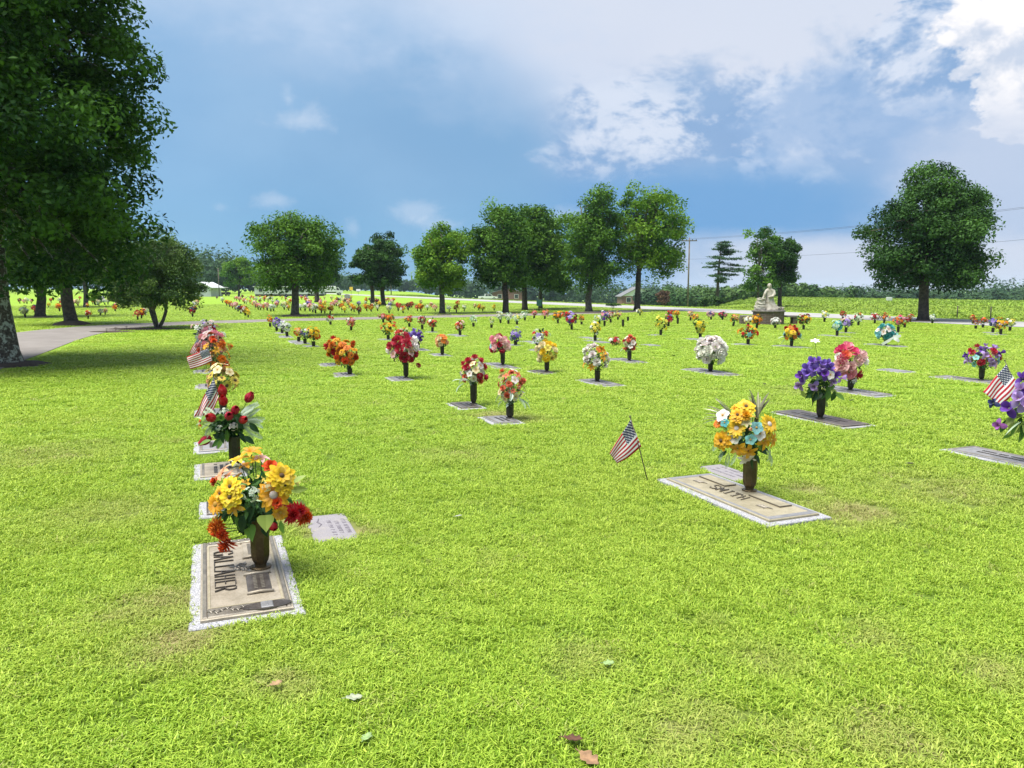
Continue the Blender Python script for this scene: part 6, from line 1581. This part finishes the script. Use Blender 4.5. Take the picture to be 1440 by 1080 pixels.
# ------------------------------------------------------------------ turf: real blades, finer near the camera
m, nt, b, out = new_mat('grass_blade')
v = attr(nt, 'var'); ti = attr(nt, 'tint', 'INSTANCER'); dr = attr(nt, 'dry', 'INSTANCER')
c = mixc(nt, v.clamp(), (0.168, 0.322, 0.014), (0.440, 0.605, 0.062))
c = mixc(nt, ti.clamp(), c, mixc(nt, 1.0, c, (1.20, 1.05, 1.5), 'MULTIPLY'))
c = mixc(nt, (dr * (v * .8 + .55)).clamp(), c, (0.37, 0.33, 0.14))
setc(nt, b.inputs['Base Color'], c); b.inputs['Roughness'].default_value = 0.5; b.inputs['Specular IOR Level'].default_value = .35
translucent_mix(nt, b, out, c, 0.35)
BLADE = m
tufts = bpy.data.collections.new('turf_pieces')
def tuft(seed, n, rad, h):
    r = np.random.default_rng(seed); q = []; var = []
    for i in range(n):
        a = r.uniform(0, 2 * PI); d = rad * math.sqrt(r.uniform()); x, y = math.cos(a) * d, math.sin(a) * d
        az = r.uniform(0, 2 * PI); lean = r.uniform(.25, 1.25); hh = h * r.uniform(.5, 1.25); w = r.uniform(.0016, .0030)
        dx, dy = math.cos(az), math.sin(az); px_, py_ = -dy * w, dx * w
        p0 = np.array([x, y, -.004]); p1 = p0 + np.array([dx * lean * hh * .35, dy * lean * hh * .35, hh * .62]); p2_ = p0 + np.array([dx * lean * hh * 1.0, dy * lean * hh * 1.0, hh * (1 - .25 * lean)])
        s_ = np.array([px_, py_, 0]); vv_ = float(np.clip(r.normal(.48, .24), 0, 1))
        q.append([p0 - s_, p0 + s_, p1 + s_ * .9, p1 - s_ * .9]); q.append([p1 - s_ * .9, p1 + s_ * .9, p2_ + s_ * .15, p2_ - s_ * .15]); var += [vv_ * .8, vv_]
    o = bpy.data.objects.new('turf_piece', quads_mesh('turf_piece', np.array(q), BLADE, var)); tufts.objects.link(o)
for k in range(7): tuft(k, 48, .055, .029)

def turf():
    r = np.random.default_rng(90); D0 = 4.2; RHO = 640.0
    X, Y = [], []
    # near field, even density
    n = int(RHO * (2 * 5.2 + 1.5) * 3.4); x = r.uniform(-6, 6, n); y = r.uniform(1.15, 4.6, n); k = (np.abs(x) < y * .86 + .7) & (np.hypot(x, y) <= D0); X.append(x[k]); Y.append(y[k])
    # beyond: as many per screen area
    n = 52000; d = D0 * np.exp(r.uniform(0, math.log(80 / D0), n)); a = r.uniform(-.72, .72, n); X.append(d * np.sin(a)); Y.append(d * np.cos(a))
    x = np.concatenate(X); y = np.concatenate(Y); d = np.hypot(x, y)
    keep = np.ones(len(x), bool)
    pad = np.clip(.020 * np.maximum(d / D0, 1) - .006, 0, .05)
    for (cx, cy, hl, hw) in MARKER_RECTS:
        lx = -((x - cx) * U.x + (y - cy) * U.y); ly = (x - cx) * W.x + (y - cy) * W.y
        keep &= ~((np.abs(lx) < hl + pad) & (np.abs(ly) < hw + pad))
    # off the driveway and mulch
    for q0, q1 in zip(RD[:-1], RD[1:]):
        ab = np.array([q1.x - q0.x, q1.y - q0.y]); t = np.clip(((x - q0.x) * ab[0] + (y - q0.y) * ab[1]) / (ab @ ab), 0, 1)
        keep &= np.hypot(x - q0.x - t * ab[0], y - q0.y - t * ab[1]) > 1.75
    s_road = (x - ROAD_P.x) * W.x + (y - ROAD_P.y) * W.y; keep &= np.abs(s_road) > 3.2
    for (mx, my, mr_) in MUL: keep &= np.hypot((x - mx), (y - my)) > mr_ * .92
    w = wear_at(x, y); keep &= r.uniform(size=len(x)) > w * .6
    x, y, d, w = x[keep], y[keep], d[keep], w[keep]
    n = len(x); sc_ = np.maximum(1, (d / D0) * .80) * r.uniform(.8, 1.25, n); szz = (1 + np.clip(d / D0 - 1, 0, 8) * .06) * r.uniform(.7, 1.3, n) * (.75 + .5 * vnoise(x, y, .35, 3)) * (1 - .3 * np.clip(w, 0, 1))
    me = bpy.data.meshes.new('lawn_grass'); me.vertices.add(n)
    me.vertices.foreach_set('co', np.stack([x, y, ground_z(x, y) + .0], -1).astype(np.float32).ravel())
    lx_ = x * W.x + y * W.y; ly_ = x * U.x + y * U.y
    tint = np.clip(.45 * vnoise(lx_ / 7, ly_, .8, 21) - .12 + .5 * vnoise(x, y, 2.6, 5) + .35 * vnoise(x, y, .6, 6) + .25 * vnoise(x, y, .16, 7) - .05 + r.normal(size=n) * .08, 0, 1)
    dry = np.clip(w * 1.2 + np.clip(vnoise(x, y, .22, 8) - .82, 0, 1) * 1.6 + (r.uniform(size=n) > .985) * .5, 0, 1)
    for nm, arr in (('rot', r.uniform(0, 2 * PI, n)), ('sxy', sc_), ('sz', szz), ('tint', tint), ('dry', dry)):
        me.attributes.new(nm, 'FLOAT', 'POINT').data.foreach_set('value', arr.astype(np.float32))
    me.attributes.new('pick', 'INT', 'POINT').data.foreach_set('value', r.integers(0, 7, n).astype(np.int32))
    me.update()
    o = mesh_obj('lawn_grass', me); tag(o, 'short bright green mown grass covering the whole lawn', 'grass', None, 'stuff')
    ng = bpy.data.node_groups.new('turf', 'GeometryNodeTree')
    ng.interface.new_socket('Geometry', in_out='INPUT', socket_type='NodeSocketGeometry'); ng.interface.new_socket('Geometry', in_out='OUTPUT', socket_type='NodeSocketGeometry')
    N = ng.nodes.new; gi, go = N('NodeGroupInput'), N('NodeGroupOutput'); ip = N('GeometryNodeInstanceOnPoints'); ci = N('GeometryNodeCollectionInfo')
    ci.inputs[0].default_value = tufts; ci.inputs['Separate Children'].default_value = True; ci.inputs['Reset Children'].default_value = True
    def named(nm, typ='FLOAT'):
        a = N('GeometryNodeInputNamedAttribute'); a.data_type = typ; a.inputs[0].default_value = nm; return a.outputs[0]
    cr, cs = N('ShaderNodeCombineXYZ'), N('ShaderNodeCombineXYZ'); L = ng.links.new
    L(named('rot'), cr.inputs[2]); sx = named('sxy'); L(sx, cs.inputs[0]); L(sx, cs.inputs[1]); L(named('sz'), cs.inputs[2])
    L(gi.outputs[0], ip.inputs['Points']); L(ci.outputs[0], ip.inputs['Instance']); ip.inputs['Pick Instance'].default_value = True; L(named('pick', 'INT'), ip.inputs['Instance Index'])
    L(cr.outputs[0], ip.inputs['Rotation']); L(cs.outputs[0], ip.inputs['Scale']); L(ip.outputs[0], go.inputs[0])
    md = o.modifiers.new('turf', 'NODES'); md.node_group = ng
RD = [on_ground(a, c2) for a, c2 in ((-230, 552), (-120, 520), (-40, 499), (30, 479), (90, 466.5), (160, 459.3), (250, 454.8), (380, 450.8), (540, 447.2), (700, 443.6), (820, 440.5), (900, 437))]
MUL = [(on_ground(a, b_).x, on_ground(a, b_).y, q) for a, b_, q in ((10, 513, .9), (101, 457, .8), (57, 447, .8), (415, 445, .9), (205, 463.2, 1.0), (158, 467, .7), (1298, 452, .8))]
turf()

# ------------------------------------------------------------------ the humid air between here and the far woods
m = bpy.data.materials.new('humid_air'); m.use_nodes = True; nt = m.node_tree; nt.nodes.clear()
out = nt.nodes.new('ShaderNodeOutputMaterial'); pv = nt.nodes.new('ShaderNodeVolumePrincipled')
pv.inputs['Color'].default_value = (0.66, 0.84, 1.0, 1); pv.inputs['Density'].default_value = 0.00020
nt.links.new(pv.outputs[0], out.inputs['Volume'])
hz = MB().box((-1600, -400, -12.0), (1600, 1900, 17.0)).build('haze', m); tag(hz, kind='stuff')
